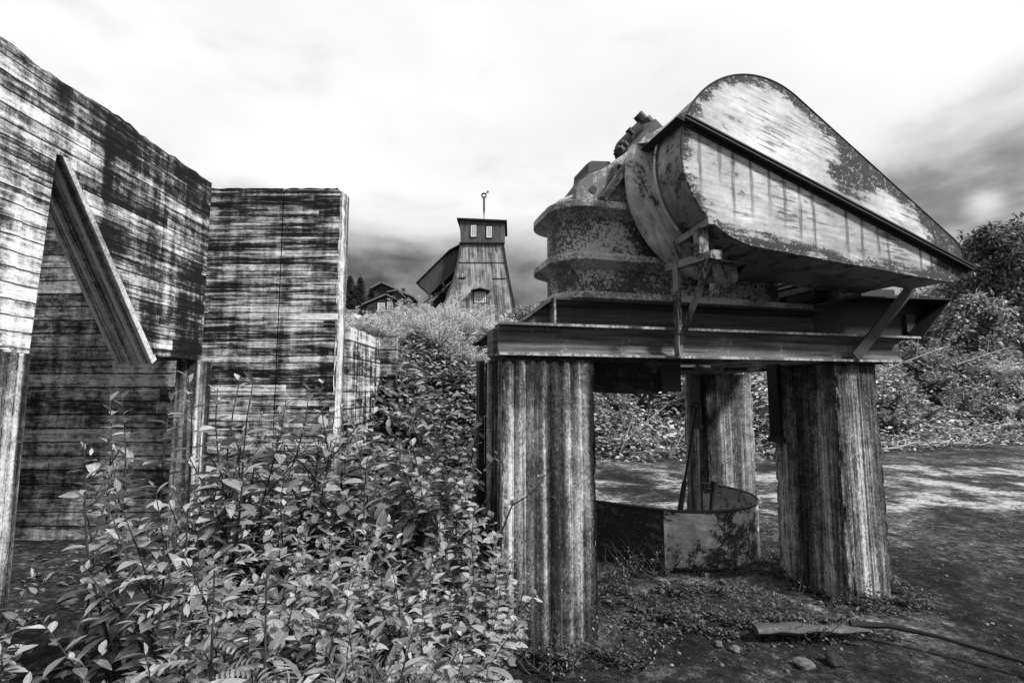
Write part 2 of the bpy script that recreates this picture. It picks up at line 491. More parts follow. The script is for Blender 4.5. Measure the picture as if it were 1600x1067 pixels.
M['leafmid'] = mat_leaf('mid_bush_leaf', 0.05, 0.62, 1.2)
M['leafdark'] = mat_leaf('dark_tree_leaf', 0.012, 0.30, 1.1)
M['needle'] = mat_leaf('spruce_needle', 0.006, 0.035, 1.0)
M['litter'] = mat_leaf('dead_leaf', 0.02, 0.16, 1.2)
M['grit'] = mat_leaf('gravel_stone', 0.02, 0.2, 1.0, 0.9, 0.0)
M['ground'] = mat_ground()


# ------------------------------------------------------------------ mesh helpers
class MB:
    def __init__(self):
        self.v = []; self.f = []; self.sm = []

    def add(self, vs, fs, smooth=False):
        o = len(self.v)
        self.v += [tuple(q) for q in vs]
        self.f += [tuple(i + o for i in q) for q in fs]
        self.sm += [smooth] * len(fs)
        return self

    def box(self, x0, x1, y0, y1, z0, z1):
        vs = [(x, y, z) for z in (z0, z1) for y in (y0, y1) for x in (x0, x1)]
        return self.add(vs, [(0, 2, 3, 1), (4, 5, 7, 6), (0, 1, 5, 4), (2, 6, 7, 3), (0, 4, 6, 2), (1, 3, 7, 5)])

    def prism(self, poly, axis, a, b, smooth=False):
        """extrude a 2-D polygon; axis y: poly is (x, z); axis x: poly is (y, z); axis z: poly is (x, y)"""
        def pt(q, t):
            if axis == 'y': return (q[0], t, q[1])
            if axis == 'x': return (t, q[0], q[1])
            return (q[0], q[1], t)
        n = len(poly)
        vs = [pt(q, a) for q in poly] + [pt(q, b) for q in poly]
        self.add(vs, [tuple(range(n)), tuple(range(2 * n - 1, n - 1, -1))])
        self.add(vs, [(i, (i + 1) % n, n + (i + 1) % n, n + i) for i in range(n)], smooth)
        return self

    def tube(self, pts, rad, n=8, smooth=True, cap=True):
        pts = [Vector(p) for p in pts]
        if not hasattr(rad, '__len__'): rad = [rad] * len(pts)
        vs = []; up = Vector((0, 0, 1))
        for i, p in enumerate(pts):
            t = (pts[min(i + 1, len(pts) - 1)] - pts[max(i - 1, 0)]).normalized()
            a = t.cross(up)
            if a.length < 1e-3: a = t.cross(Vector((1, 0, 0)))
            a.normalize(); c = t.cross(a)
            for k in range(n):
                w = 2 * math.pi * k / n
                vs.append(p + a * (rad[i] * math.cos(w)) + c * (rad[i] * math.sin(w)))
        fs = [(i * n + k, i * n + (k + 1) % n, (i + 1) * n + (k + 1) % n, (i + 1) * n + k) for i in range(len(pts) - 1) for k in range(n)]
        self.add(vs, fs, smooth)
        if cap:
            m = (len(pts) - 1) * n
            self.add(vs[:n], [tuple(range(n))[::-1]]); self.add(vs[m:], [tuple(range(n))])
        return self

    def bar(self, p, q, w, h, side=(0, 0, 1)):
        """rectangular bar from p to q; w across, h along 'side'"""
        p = Vector(p); q = Vector(q); t = (q - p).normalized()
        s = Vector(side); s = (s - t * s.dot(t)).normalized(); c = t.cross(s)
        vs = [e + c * (w / 2 * i) + s * (h / 2 * j) for e in (p, q) for i, j in ((-1, -1), (1, -1), (1, 1), (-1, 1))]
        return self.add(vs, [(0, 3, 2, 1), (4, 5, 6, 7), (0, 1, 5, 4), (1, 2, 6, 5), (2, 3, 7, 6), (3, 0, 4, 7)])

    def build(self, name, mat, parent=None, bevel=0.0):
        me = bpy.data.meshes.new(name)
        me.from_pydata(self.v, [], self.f)
        me.validate()
        import bmesh
        bm = bmesh.new(); bm.from_mesh(me)
        bmesh.ops.remove_doubles(bm, verts=bm.verts, dist=1e-5)
        bmesh.ops.recalc_face_normals(bm, faces=bm.faces)
        bm.to_mesh(me); bm.free()
        if any(self.sm):
            me.polygons.foreach_set('use_smooth', [True] * len(me.polygons))
            me.set_sharp_from_angle(angle=math.radians(40))
        me.materials.append(mat)
        o = bpy.data.objects.new(name, me)
        COL.objects.link(o)
        if parent: o.parent = parent
        if bevel:
            bv = o.modifiers.new('bevel', 'BEVEL'); bv.width = bevel; bv.segments = 2; bv.limit_method = 'ANGLE'
        return o


def tag(o, label=None, cat=None, group=None, kind=None):
    if label: o['label'] = label
    if cat: o['category'] = cat
    if group: o['group'] = group
    if kind: o['kind'] = kind
    return o


def thing(name, label, cat, loc=(0, 0, 0), rz=0.0, group=None):
    o = bpy.data.objects.new(name, None)
    o.empty_display_size = 0.2
    COL.objects.link(o)
    o.location = loc; o.rotation_euler = (0, 0, rz)
    return tag(o, label, cat, group)


def dup(root, loc, rz=0.0, sc=1.0, label=None, group=None, cat=None, tilt=(0, 0)):
    r = root.copy(); COL.objects.link(r)
    r.location = loc; r.rotation_euler = (tilt[0], tilt[1], rz)
    r.scale = (sc, sc, sc) if not hasattr(sc, '__len__') else sc
    if label: r['label'] = label
    if cat: r['category'] = cat
    if group: r['group'] = group
    for ch in list(root.children):
        c = ch.copy(); COL.objects.link(c); c.parent = r
        for gch in list(ch.children):
            d = gch.copy(); COL.objects.link(d); d.parent = c
    return r


# leaves: one template placed many times in a single mesh
def leaf_template(w=0.4, fold=0.18, curl=0.15, fine=True):
    if fine:
        st = [(0.0, 0.0), (0.22, 0.72), (0.5, 1.0), (0.78, 0.66), (1.0, 0.0)]
    else:
        st = [(0.0, 0.0), (0.5, 1.0), (1.0, 0.0)]
    vs = []; uv = []; rows = []
    for t, k in st:
        z = -curl * t * t + 0.04 * t
        if k == 0:
            rows.append([len(vs)]); vs.append((0, t, z)); uv.append((0.5, t))
        else:
            h = w / 2 * k
            rows.append([len(vs), len(vs) + 1, len(vs) + 2])
            vs += [(-h, t, z + fold * h * 1.6), (0, t, z), (h, t, z + fold * h * 1.6)]
            uv += [(0.0, t), (0.5, t), (1.0, t)]
    fs = []
    for a, b in zip(rows[:-1], rows[1:]):
        if len(a) == 1: fs += [(a[0], b[1], b[0]), (a[0], b[2], b[1])]
        elif len(b) == 1: fs += [(a[0], a[1], b[0]), (a[1], a[2], b[0])]
        else: fs += [(a[0], a[1], b[1], b[0]), (a[1], a[2], b[2], b[1])]
    return np.array(vs), fs, np.array(uv)


T_WILLOW = leaf_template(0.42, 0.22, 0.22)
T_ROUND = leaf_template(0.66, 0.15, 0.18)
T_NARROW = leaf_template(0.26, 0.3, 0.2)
T_BIG = leaf_template(0.5, 0.2, 0.25, False)
T_TINY = leaf_template(0.45, 0.25, 0.2, False)
T_NEEDLE = leaf_template(0.3, 0.1, 0.35, False)


def leaf_mesh(name, tmpl, pos, dirs, nrm, size, mat, parent=None):
    tv, tf, tu = tmpl
    pos = np.asarray(pos, float); Y = np.asarray(dirs, float); Z = np.asarray(nrm, float); s = np.asarray(size, float)
    Y /= np.linalg.norm(Y, axis=1, keepdims=True) + 1e-9
    X = np.cross(Y, Z); X /= np.linalg.norm(X, axis=1, keepdims=True) + 1e-9
    Z = np.cross(X, Y)
    V = pos[:, None, :] + s[:, None, None] * (tv[None, :, 0:1] * X[:, None] + tv[None, :, 1:2] * Y[:, None] + tv[None, :, 2:3] * Z[:, None])
    n = len(pos); k = len(tv)
    V = V.reshape(-1, 3)
    lt = np.array([len(f) for f in tf]); flat = np.concatenate([np.array(f) for f in tf])
    loops = (flat[None, :] + (np.arange(n) * k)[:, None]).ravel()
    tot = np.tile(lt, n); start = np.concatenate([[0], np.cumsum(tot)[:-1]])
    me = bpy.data.meshes.new(name)
    me.vertices.add(len(V)); me.vertices.foreach_set('co', V.ravel())
    me.loops.add(len(loops)); me.loops.foreach_set('vertex_index', loops.astype(np.int32))
    me.polygons.add(len(tot)); me.polygons.foreach_set('loop_start', start.astype(np.int32))
    uvl = me.uv_layers.new(name='leaf')
    uvl.data.foreach_set('uv', np.tile(tu[flat].ravel(), n))
    me.polygons.foreach_set('use_smooth', np.ones(len(tot), bool))
    me.update(calc_edges=True); me.validate()
    me.materials.append(mat)
    o = bpy.data.objects.new(name, me); COL.objects.link(o)
    if parent: o.parent = parent
    return o


def rp(px, py, Y):
    """a point of the place on the sight line of photo pixel (px, py), at depth Y"""
    x = (px - 800) / 800; y = (533.5 - py) / 800
    d = Vector((x, math.cos(PITCH) - y * math.sin(PITCH), math.sin(PITCH) + y * math.cos(PITCH)))
    return Vector((0, 0, CAM_H)) + d * (Y / d.y)


# ------------------------------------------------------------------ terrain
FOOT = [(-40, -1.0), (-6, 3.5), (-2, 4.6), (-0.5, 6.6), (0.6, 9.6), (2, 12.6), (7, 13.4), (14.4, 16.4), (30, 20), (200, 60)]


def terr(x, y):
    x = np.asarray(x, float); y = np.asarray(y, float)
    fx = np.array([p[0] for p in FOOT]); fy = np.array([p[1] for p in FOOT])
    s = (y - np.interp(x, fx, fy)) * 0.8 + np.where(x > 1.5, 0.45 * np.sin(x * 1.1) + 0.3 * np.sin(x * 2.7 + 1), 0.0)
    k = np.clip(s / 3.4, 0, 1)
    z = 2.45 * (k * k * (3 - 2 * k) * 0.6 + k * 0.4)
    z = z + np.where(s > 3.4, (s - 3.4) * 0.165 * np.exp(-np.clip(s - 60, 0, None) / 60), 0)
    bumpy = 0.12 * np.sin(x * 1.7 + 0.6 * np.sin(y * 1.3)) * np.sin(y * 1.9 + 1.0) + 0.06 * np.sin(x * 4.1 + y * 2.7)
    z = z + bumpy * np.clip(s, 0, 1)
    z = z + 0.008 * np.sin(x * 3.1) * np.sin(y * 2.7)
    # the walled pit stays level
    e = np.clip((x + 2.15) / 0.9, 0, 1)
    z = np.where(y < 5.9, z * e * e * (3 - 2 * e), z)
    return z


def H(x, y):
    return float(terr(np.array([x]), np.array([y]))[0])


def build_ground():
    def axis(lo, hi, n, p, c):
        t = np.linspace(-1, 1, n)
        w = np.sign(t) * np.abs(t) ** p
        return np.where(w < 0, c + w * (c - lo), c + w * (hi - c))
    xs = axis(-260, 320, 321, 2.6, 1.0)
    ys = axis(-25, 420, 321, 2.4, 6.5)
    X, Y = np.meshgrid(xs, ys)
    Z = terr(X, Y)
    V = np.stack([X, Y, Z], -1).reshape(-1, 3)
    nx, ny = len(xs), len(ys)
    i = np.arange(ny - 1)[:, None] * nx + np.arange(nx - 1)[None, :]
    F = np.stack([i, i + 1, i + nx + 1, i + nx], -1).reshape(-1, 4)
    me = bpy.data.meshes.new('ground')
    me.from_pydata(V.tolist(), [], F.tolist())
    me.polygons.foreach_set('use_smooth', np.ones(len(F), bool))
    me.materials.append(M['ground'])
    o = bpy.data.objects.new('ground', me); COL.objects.link(o)
    tag(o, kind='structure')


build_ground()


# ------------------------------------------------------------------ concrete walls on the left
def build_walls():
    rnd = random.Random(4)
    X0 = -3.3; T = 0.27
    t = thing('overhanging_wall', 'long board-marked concrete wall on posts with a triangular opening and a sloping edge', 'concrete wall', (X0, 3.5, 0))
    # local: x = 0 is the face, y along the wall
    def loc(poly): return [(a - 3.5, b) for a, b in poly]
    top = []
    y = 0.3
    while y < 5.43:
        big = 0.05 * math.sin(y * 5) if y < 4.3 else 0.0
        top.append((y, 3.88 + big * 0.4 + rnd.uniform(-0.009, 0.009)))
        y += rnd.uniform(0.05, 0.11)
    top.append((5.43, 3.88))
    J = 4.72
    # lintel over the opening plus the left panel
    left = [(0.3, 1.86), (3.5, 1.86), (3.57, 3.31)] + [(3.62, 3.325)]
    g1 = [(0.3, 1.86), (3.49, 1.86), (3.56, 3.315), (3.66, 3.33)] + [(4.12, 3.0)] + [(J - 0.006, 1.92)] + [q for q in top if q[0] < J - 0.006][::-1]
    # keep the lintel as a band: the sloping cut runs from (3.66, 3.33) to (4.72, 1.90)
    g1 = [(0.3, 1.86), (3.49, 1.86), (3.56, 3.315), (3.66, 3.33), (J - 0.006, 1.93)] + [(J - 0.006, 3.87)] + [q for q in top if q[0] < J - 0.03][::-1]
    m = MB(); m.prism(loc(g1), 'x', -T, 0.0); m.build('wall_panel', M['wallA'], t)
    g2 = [(J + 0.006, 1.93), (5.43, 1.93)] + [q for q in top if q[0] > J + 0.03][::-1] + [(J + 0.006, 3.87)]
    m = MB(); m.prism(loc(g2), 'x', -T, 0.002); m.build('wall_panel', M['wallA'], t)
    # raised pilaster panel left of the opening
    m = MB(); m.prism(loc([(0.3, 1.87), (3.30, 1.87), (3.36, 3.30), (0.3, 3.30)]), 'x', 0.0005, 0.02); m.build('pilaster_panel', M['wallA'], t)
    # sloping brace: the rough under-face of the diagonal edge
    m = MB()
    a = Vector((-0.165, 3.60 - 3.5 + 0.02, 3.375)); b = Vector((-0.165, J - 3.53 + 0.025, 1.875))
    for i in range(5):      # boards printed along the brace
        off = -0.165 + (i + 0.5) * 0.33 / 5
        m.bar(a + Vector((off, 0, 0)), b + Vector((off, rnd.uniform(-0.02, 0.02), 0)), 0.33 / 5 - 0.004, 0.07 + rnd.uniform(-0.008, 0.008), side=(0, 0.8, 0.6))
    m.build('sloping_brace', M['brace'], t, 0.004)
    m = MB(); m.box(-0.30, 0.03, -0.42, -0.02, 0, 1.855); m.build('support_post', M['post'], t, 0.012)
    m = MB(); m.box(-0.22, 0.02, 1.86, 2.10, 0, 1.925)
    m.build('support_post', M['post'], t, 0.01)
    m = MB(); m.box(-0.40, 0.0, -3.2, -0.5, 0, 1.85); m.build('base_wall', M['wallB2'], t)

    # end wall facing the camera
    e = thing('end_wall', 'square board-marked concrete wall across the end with one vertical joint', 'concrete wall', (-1.98, 5.7, 0))
    Yt = 0.22
    topB = [(-1.47 + i * 0.06, 3.93 + rnd.uniform(-0.006, 0.006)) for i in range(25)]
    m = MB(); m.prism([(-0.64, -0.2), (0.0, -0.2), (0.02, 2.0), (0.0, 3.90)] + [(x, z) for x, z in topB if -0.6 < x < -0.03][::-1] + [(-0.64, 3.92)], 'y', 0.0, Yt)
    m.build('wall_panel', M['wallB'], e)
    m = MB(); m.prism([(-1.52, 1.9), (-0.655, 1.9), (-0.655, 3.93)] + [(x, z) for x, z in topB if -1.45 < x < -0.7][::-1] + [(-1.52, 3.94)], 'y', 0.0, Yt)
    m.box(-1.52, -0.655, 0.0, Yt, -0.2, 1.899)
    m.build('wall_panel', M['wallB'], e)
    m = MB(); m.box(-0.70, -0.60, 0.02, Yt - 0.01, -0.2, 3.88); m.build('joint_filler', M['black'], e)
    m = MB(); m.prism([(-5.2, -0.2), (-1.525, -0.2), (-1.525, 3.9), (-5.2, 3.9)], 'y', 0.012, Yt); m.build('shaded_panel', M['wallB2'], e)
    # rough broken end edge
    m = MB()
    n = 46
    vs = []; fs = []
    for i in range(n):
        z = -0.2 + 4.1 * i / (n - 1)
        j = rnd.uniform(-0.015, 0.012)
        vs += [(0.003 + j * 0.5, -0.012 + rnd.uniform(0, 0.02), z), (0.035 + j, 0.03 + rnd.uniform(-0.01, 0.01), z), (0.04, Yt - 0.01, z), (0.0, Yt + 0.004, z)]
    for i in range(n - 1):
        for k in range(3):
            fs.append((4 * i + k, 4 * i + k + 1, 4 * i + 5 + k, 4 * i + 4 + k))
    m.add(vs, fs); m.add(vs[:4], [(0, 1, 2, 3)]); m.add(vs[-4:], [(3, 2, 1, 0)])
    m.build('broken_edge', M['edge'], e)

    # retaining wall running back into the bank
    r = thing('retaining_wall', 'low streaked concrete retaining wall running back into the bank behind the end wall', 'concrete wall', (-1.9, 5.95, 0))
    topC = [(0.0, 2.36)] + [(0.07 * i, 2.36 + rnd.uniform(-0.006, 0.006)) for i in range(1, 20)] + [(1.4, 2.36)]
    m = MB(); m.prism([(0.0, -0.2), (1.4, -0.2)] + topC[::-1], 'x', -0.25, 0.0); m.build('wall_face', M['wallC'], r)
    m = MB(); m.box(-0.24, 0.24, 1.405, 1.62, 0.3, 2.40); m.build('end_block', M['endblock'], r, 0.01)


build_walls()

# ------------------------------------------------------------------ crusher on its pillars; one local frame, u along the beams, v away from the camera
RIG = Vector((-0.06, 3.32, 0)); RZ = math.radians(15)
CU, SU = math.cos(RZ), math.sin(RZ)


def rig(u, v, z=0.0):
    return Vector((RIG.x + u * CU - v * SU, RIG.y + u * SU + v * CU, z))


def pillar(label, u0, u1, v0, v1, top, mat, flute, seed, taper=0.0, straps=()):
    rnd = random.Random(seed)
    uc, vc = (u0 + u1) / 2, (v0 + v1) / 2
    t = thing('concrete_pillar', label, 'pillar', rig(uc, vc), RZ, 'pillars carrying the crusher')
    hu, hv = (u1 - u0) / 2, (v1 - v0) / 2
    # perimeter points
    per = []
    n = 130 if flute == 'wave' else 48
    for (ax, ay), (bx, by), dn in (((-hu, -hv), (hu, -hv), (0, -1)), ((hu, -hv), (hu, hv), (1, 0)), ((hu, hv), (-hu, hv), (0, 1)), ((-hu, hv), (-hu, -hv), (-1, 0))):
        for i in range(n):
            k = i / n
            d = k * math.hypot(bx - ax, by - ay)
            if flute == 'wave':
                fi = int(d / 0.079); q = math.sin(fi * 12.9 + seed) * 0.5 + 0.5
                off = (0.011 + 0.009 * q) * abs(math.sin(math.pi * d / 0.079)) ** (0.5 + 0.6 * q) - 0.012 + 0.003 * math.sin(fi * 7.1)
                e = min(k, 1 - k)
                off *= min(1, e * 12)
            else:
                c = (d / 0.085 + 0.3) % 1.0
                off = 0.006 if c < 0.12 else (0.004 * math.sin(int(d / 0.085) * 2.3))
            per.append((ax + (bx - ax) * k + dn[0] * off, ay + (by - ay) * k + dn[1] * off, min(k, 1 - k)))
    P = len(per); L = 60
    ph = [rnd.uniform(0, 6.28) for _ in range(8)]
    vs = []
    for j in range(L + 1):
        z = -0.12 + (top + 0.12) * j / L
        ts = 1 + taper * (1 - z / top)
        for i, (x, y, e) in enumerate(per):
            chip = 0.0
            if e < 0.06:
                chip = max(0, 0.5 * math.sin(z * 31 + ph[0] + i // (P // 4)) + 0.5 * math.sin(z * 13 + ph[1] + 2 * (i // (P // 4))) + rnd.uniform(-0.3, 0.5)) * 0.012 * (1 - e / 0.06)
                chip *= 1.7 if flute != 'wave' else 1.0
            l = math.hypot(x, y)
            r = 1 - chip / l * 1.6 + rnd.gauss(0, 0.0012)
            vs.append((x * ts * r, y * ts * r, z + (rnd.uniform(-0.012, 0.004) if j == L else 0)))
    fs = [(j * P + i, j * P + (i + 1) % P, (j + 1) * P + (i + 1) % P, (j + 1) * P + i) for j in range(L) for i in range(P)]
    m = MB(); m.add(vs, fs, True)
    m.add([vs[L * P + i] for i in range(P)], [tuple(range(P))])
    o = m.build('shaft', mat, t)
    for (su, sv, z0) in straps:
        s = MB(); s.box(su - 0.02, su + 0.02, sv - 0.06, sv + 0.06, z0, top + 0.02)
        s.build('tie_strap', M['black'], t)
        s = MB(); s.box(su - 0.028, su + 0.028, sv - 0.075, sv + 0.075, z0 - 0.03, z0 + 0.02)
        s.build('strap_bracket', M['dark'], t)
    return t


pillar('thick fluted concrete pillar in front, nearest to the shrubs', 0.0, 0.64, 0.0, 0.55, 1.81, M['pillar1'], 'wave', 1, 0.012, straps=[(-0.35, 0.30, 0.62)])
pillar('broken-cornered concrete pillar at the right front of the crusher', 2.72, 3.13, 0.04, 0.70, 1.83, M['pillar2'], 'board', 2, 0.05, straps=[(-0.245, 0.27, 1.18)])
pillar('shaded concrete pillar standing behind the round steel tub', 3.06, 3.72, 2.16, 2.62, 1.82, M['pillar3'], 'board', 3, 0.02, straps=[(-0.36, -0.12, 1.18)])
pillar('concrete pillar at the back left, mostly hidden behind the fluted pillar', 0.42, 1.02, 2.16, 2.6, 1.82, M['pillar3'], 'board', 5, 0.0)


def ibeam(m, u0, u1, v, z0, z1, half=0.085, tf=0.014, tw=0.012, cut0=0.0, cut1=0.0):
    """I section along u; cut0/cut1 lean the ends"""
    def seg(va, vb, za, zb):
        k0 = lambda z: u0 + cut0 * (z - z0) / (z1 - z0)
        k1 = lambda z: u1 + cut1 * (z - z0) / (z1 - z0)
        vs = [(k0(za), va, za), (k1(za), va, za), (k1(za), vb, za), (k0(za), vb, za), (k0(zb), va, zb), (k1(zb), va, zb), (k1(zb), vb, zb), (k0(zb), vb, zb)]
        m.add(vs, [(0, 3, 2, 1), (4, 5, 6, 7), (0, 1, 5, 4), (1, 2, 6, 5), (2, 3, 7, 6), (3, 0, 4, 7)])
    seg(v - half, v + half, z0, z0 + tf)
    seg(v - half, v + half, z1 - tf, z1)
    seg(v - tw / 2, v + tw / 2, z0 + tf, z1 - tf)
    # root fillets
    for s in (-1, 1):
        for zf, dz in ((z0 + tf, 1), (z1 - tf, -1)):
            r = 0.035
            a = [(u0, v + s * tw / 2, zf), (u0, v + s * (tw / 2 + r), zf), (u0, v + s * tw / 2, zf + dz * r)]
            vs = a + [(u1, q[1], q[2]) for q in a]
            m.add(vs, [(0, 1, 4, 3), (1, 2, 5, 4), (2, 0, 3, 5), (0, 2, 1), (3, 4, 5)])


def build_frame():
    t = thing('steel_support_frame', 'rusted steel I-beam frame lying across the concrete pillars under the crusher', 'steel frame', rig(0, 0, 0), RZ)
    m = MB(); ibeam(m, -0.02, 3.42, 0.06, 1.838, 2.05, 0.09); m.build('lower_beam', M['beam'], t, 0.002)
    m = MB(); ibeam(m, 0.45, 3.62, 2.36, 1.838, 2.05, 0.09); m.build('lower_beam', M['beam'], t)
    m = MB(); m.box(-0.03, 3.40, -0.036, -0.031, 1.836, 1.8535); m.box(-0.03, 3.55, -0.037, -0.031, 2.0355, 2.0525); m.build('worn_edge', M['bedge'], t)
    m = MB(); m.box(0.02, 0.64, 0.01, 0.5, 1.806, 1.836); m.build('bearing_plate', M['flange'], t)
    m = MB(); m.box(2.70, 3.2, 0.02, 0.6, 1.822, 1.836); m.build('bearing_plate', M['flange'], t)
    for u in (0.75, 3.22):
        m = MB(); m.box(u - 0.07, u + 0.07, 0.16, 2.26, 1.842, 1.856); m.box(u - 0.07, u + 0.07, 0.16, 2.26, 2.03, 2.044); m.box(u - 0.006, u + 0.006, 0.16, 2.26, 1.856, 2.03)
        m.build('cross_beam', M['beam'], t)
    m = MB(); m.box(-0.03, 0.05, 0.16, 0.34, 1.845, 2.03); m.build('end_cleat', M['beam'], t, 0.004)
    # upper beams
    for v, u1 in ((0.30, 2.80), (1.95, 3.1)):
        m = MB()
        ibeam(m, 0.42, u1, v, 2.056, 2.275, 0.11, 0.016)
        m.add([(0.42, v - 0.004, 2.072), (0.18, v - 0.004, 2.072), (0.18, v - 0.004, 2.085), (0.42, v - 0.004, 2.26), (0.42, v + 0.004, 2.072), (0.18, v + 0.004, 2.072), (0.18, v + 0.004, 2.085), (0.42, v + 0.004, 2.26)],
              [(0, 1, 2, 3), (7, 6, 5, 4), (0, 4, 5, 1), (1, 5, 6, 2), (2, 6, 7, 3), (3, 7, 4, 0)])
        m.bar((0.18, v, 2.088), (0.43, v, 2.272), 0.19, 0.010, side=(-0.6, 0, 0.8))
        m.build('upper_beam', M['ubeam'], t)
    m = MB(); m.box(0.425, 0.440, 0.19, 0.29, 2.073, 2.258); m.build('stiffener', M['bedge'], t)
    m = MB(); m.box(0.56, 2.79, 0.183, 0.189, 2.257, 2.277); m.build('worn_edge', M['flange'], t)
    m = MB(); m.box(0.17, 0.50, 0.05, 0.55, 2.052, 2.056); m.build('packing_plate', M['bedge'], t)
    # deep end piece on the right, raked at its outer end
    m = MB()
    m.prism([(2.70, 2.07), (3.80, 2.07), (4.17, 2.415), (3.12, 2.39), (2.72, 2.30)], 'y', 0.33, 0.345)
    m.bar((2.72, 0.25, 2.308), (3.12, 0.25, 2.398), 0.24, 0.012, side=(0, 0, 1))
    m.bar((3.12, 0.25, 2.398), (4.18, 0.25, 2.424), 0.24, 0.012, side=(0, 0, 1))
    m.bar((3.80, 0.25, 2.062), (4.18, 0.25, 2.42), 0.22, 0.008, side=(1, 0, -1))
    m.build('end_channel', M['black'], t)  # black colour stands for the shade inside the channel
    m = MB()
    m.prism([(2.80, 2.07), (3.80, 2.07), (4.17, 2.415), (3.12, 2.39)], 'y', 1.75, 1.77); m.build('end_channel', M['black'], t)
    m = MB(); m.bar((3.9, 0.3, 2.22), (3.9, 1.74, 2.22), 0.1, 0.16); m.build('cross_beam', M['dark'], t)
    # hanging plates and chute under the beams
    m = MB(); m.prism([(0.70, 1.60), (1.42, 1.575), (1.42, 1.832), (0.70, 1.832)], 'y', 0.5, 0.512); m.box(0.70, 1.40, 0.513, 1.5, 1.80, 1.83)
    m.box(1.395, 1.41, 0.513, 1.5, 1.60, 1.80); m.build('hanging_plate', M['tankd'], t)
    m = MB(); m.box(1.44, 1.62, 0.47, 0.9, 1.60, 1.832); m.build('hanging_box', M['iron'], t, 0.006)
    m = MB(); m.box(1.75, 3.0, 1.0, 2.2, 1.80, 1.83); m.build('underplate', M['dark'], t)
    # sagging cable
    c = [(1.60 + 0.55 * i / 12, 0.25 + 0.35 * i / 12, 1.825 - 0.075 * (1 - ((i - 6) / 6) ** 2)) for i in range(13)]
    m = MB(); m.tube(c, 0.006, 6); m.build('hanging_cable', M['black'], t)
    # bracket that holds the belt guard off the beam
    B = M['bracket']
    m = MB(); m.box(1.235, 1.30, -0.052, -0.044, 1.842, 2.52); m.box(1.235, 1.243, -0.10, -0.044, 1.842, 2.52); m.build('bracket_upright', B, t)
    m = MB(); m.bar((1.26, 0.05, 2.50), (1.30, -0.43, 2.485), 0.05, 0.05); m.box(1.29, 1.36, -0.43, -0.39, 2.455, 2.515); m.build('bracket_arm', B, t)
    m = MB(); m.bar((1.295, -0.395, 2.46), (1.265, -0.06, 1.93), 0.045, 0.012, side=(0, -0.8, 0.6)); m.build('bracket_brace', B, t)
    m = MB(); m.bar((1.29, -0.02, 2.665), (1.295, -0.42, 2.71), 0.04, 0.045); m.build('bracket_arm', B, t)
    m = MB(); m.box(1.255, 1.325, -0.345, -0.335, 2.51, 2.69); m.box(1.255, 1.263, -0.335, -0.28, 2.51, 2.69); m.build('bracket_post', B, t)
    m = MB(); m.box(1.26, 1.31, -0.07, -0.06, 2.52, 2.66); m.build('bracket_post', B, t)
    # strut from the guard's narrow end
    m = MB(); m.bar((3.46, -0.06, 2.46), (2.84, -0.045, 1.87), 0.015, 0.085, side=(0.7, 0, -0.7)); m.build('guard_strut', M['dark'], t)


build_frame()

GC = (1.72, 3.18); GR = 0.615; GC2 = (3.36, 2.61); GR2 = 0.185


def hull_arc(c, r, a0, a1, n):
    return [(c[0] + r * math.cos(math.radians(a0 + (a1 - a0) * i / n)), c[1] + r * math.sin(math.radians(a0 + (a1 - a0) * i / n))) for i in range(n + 1)]


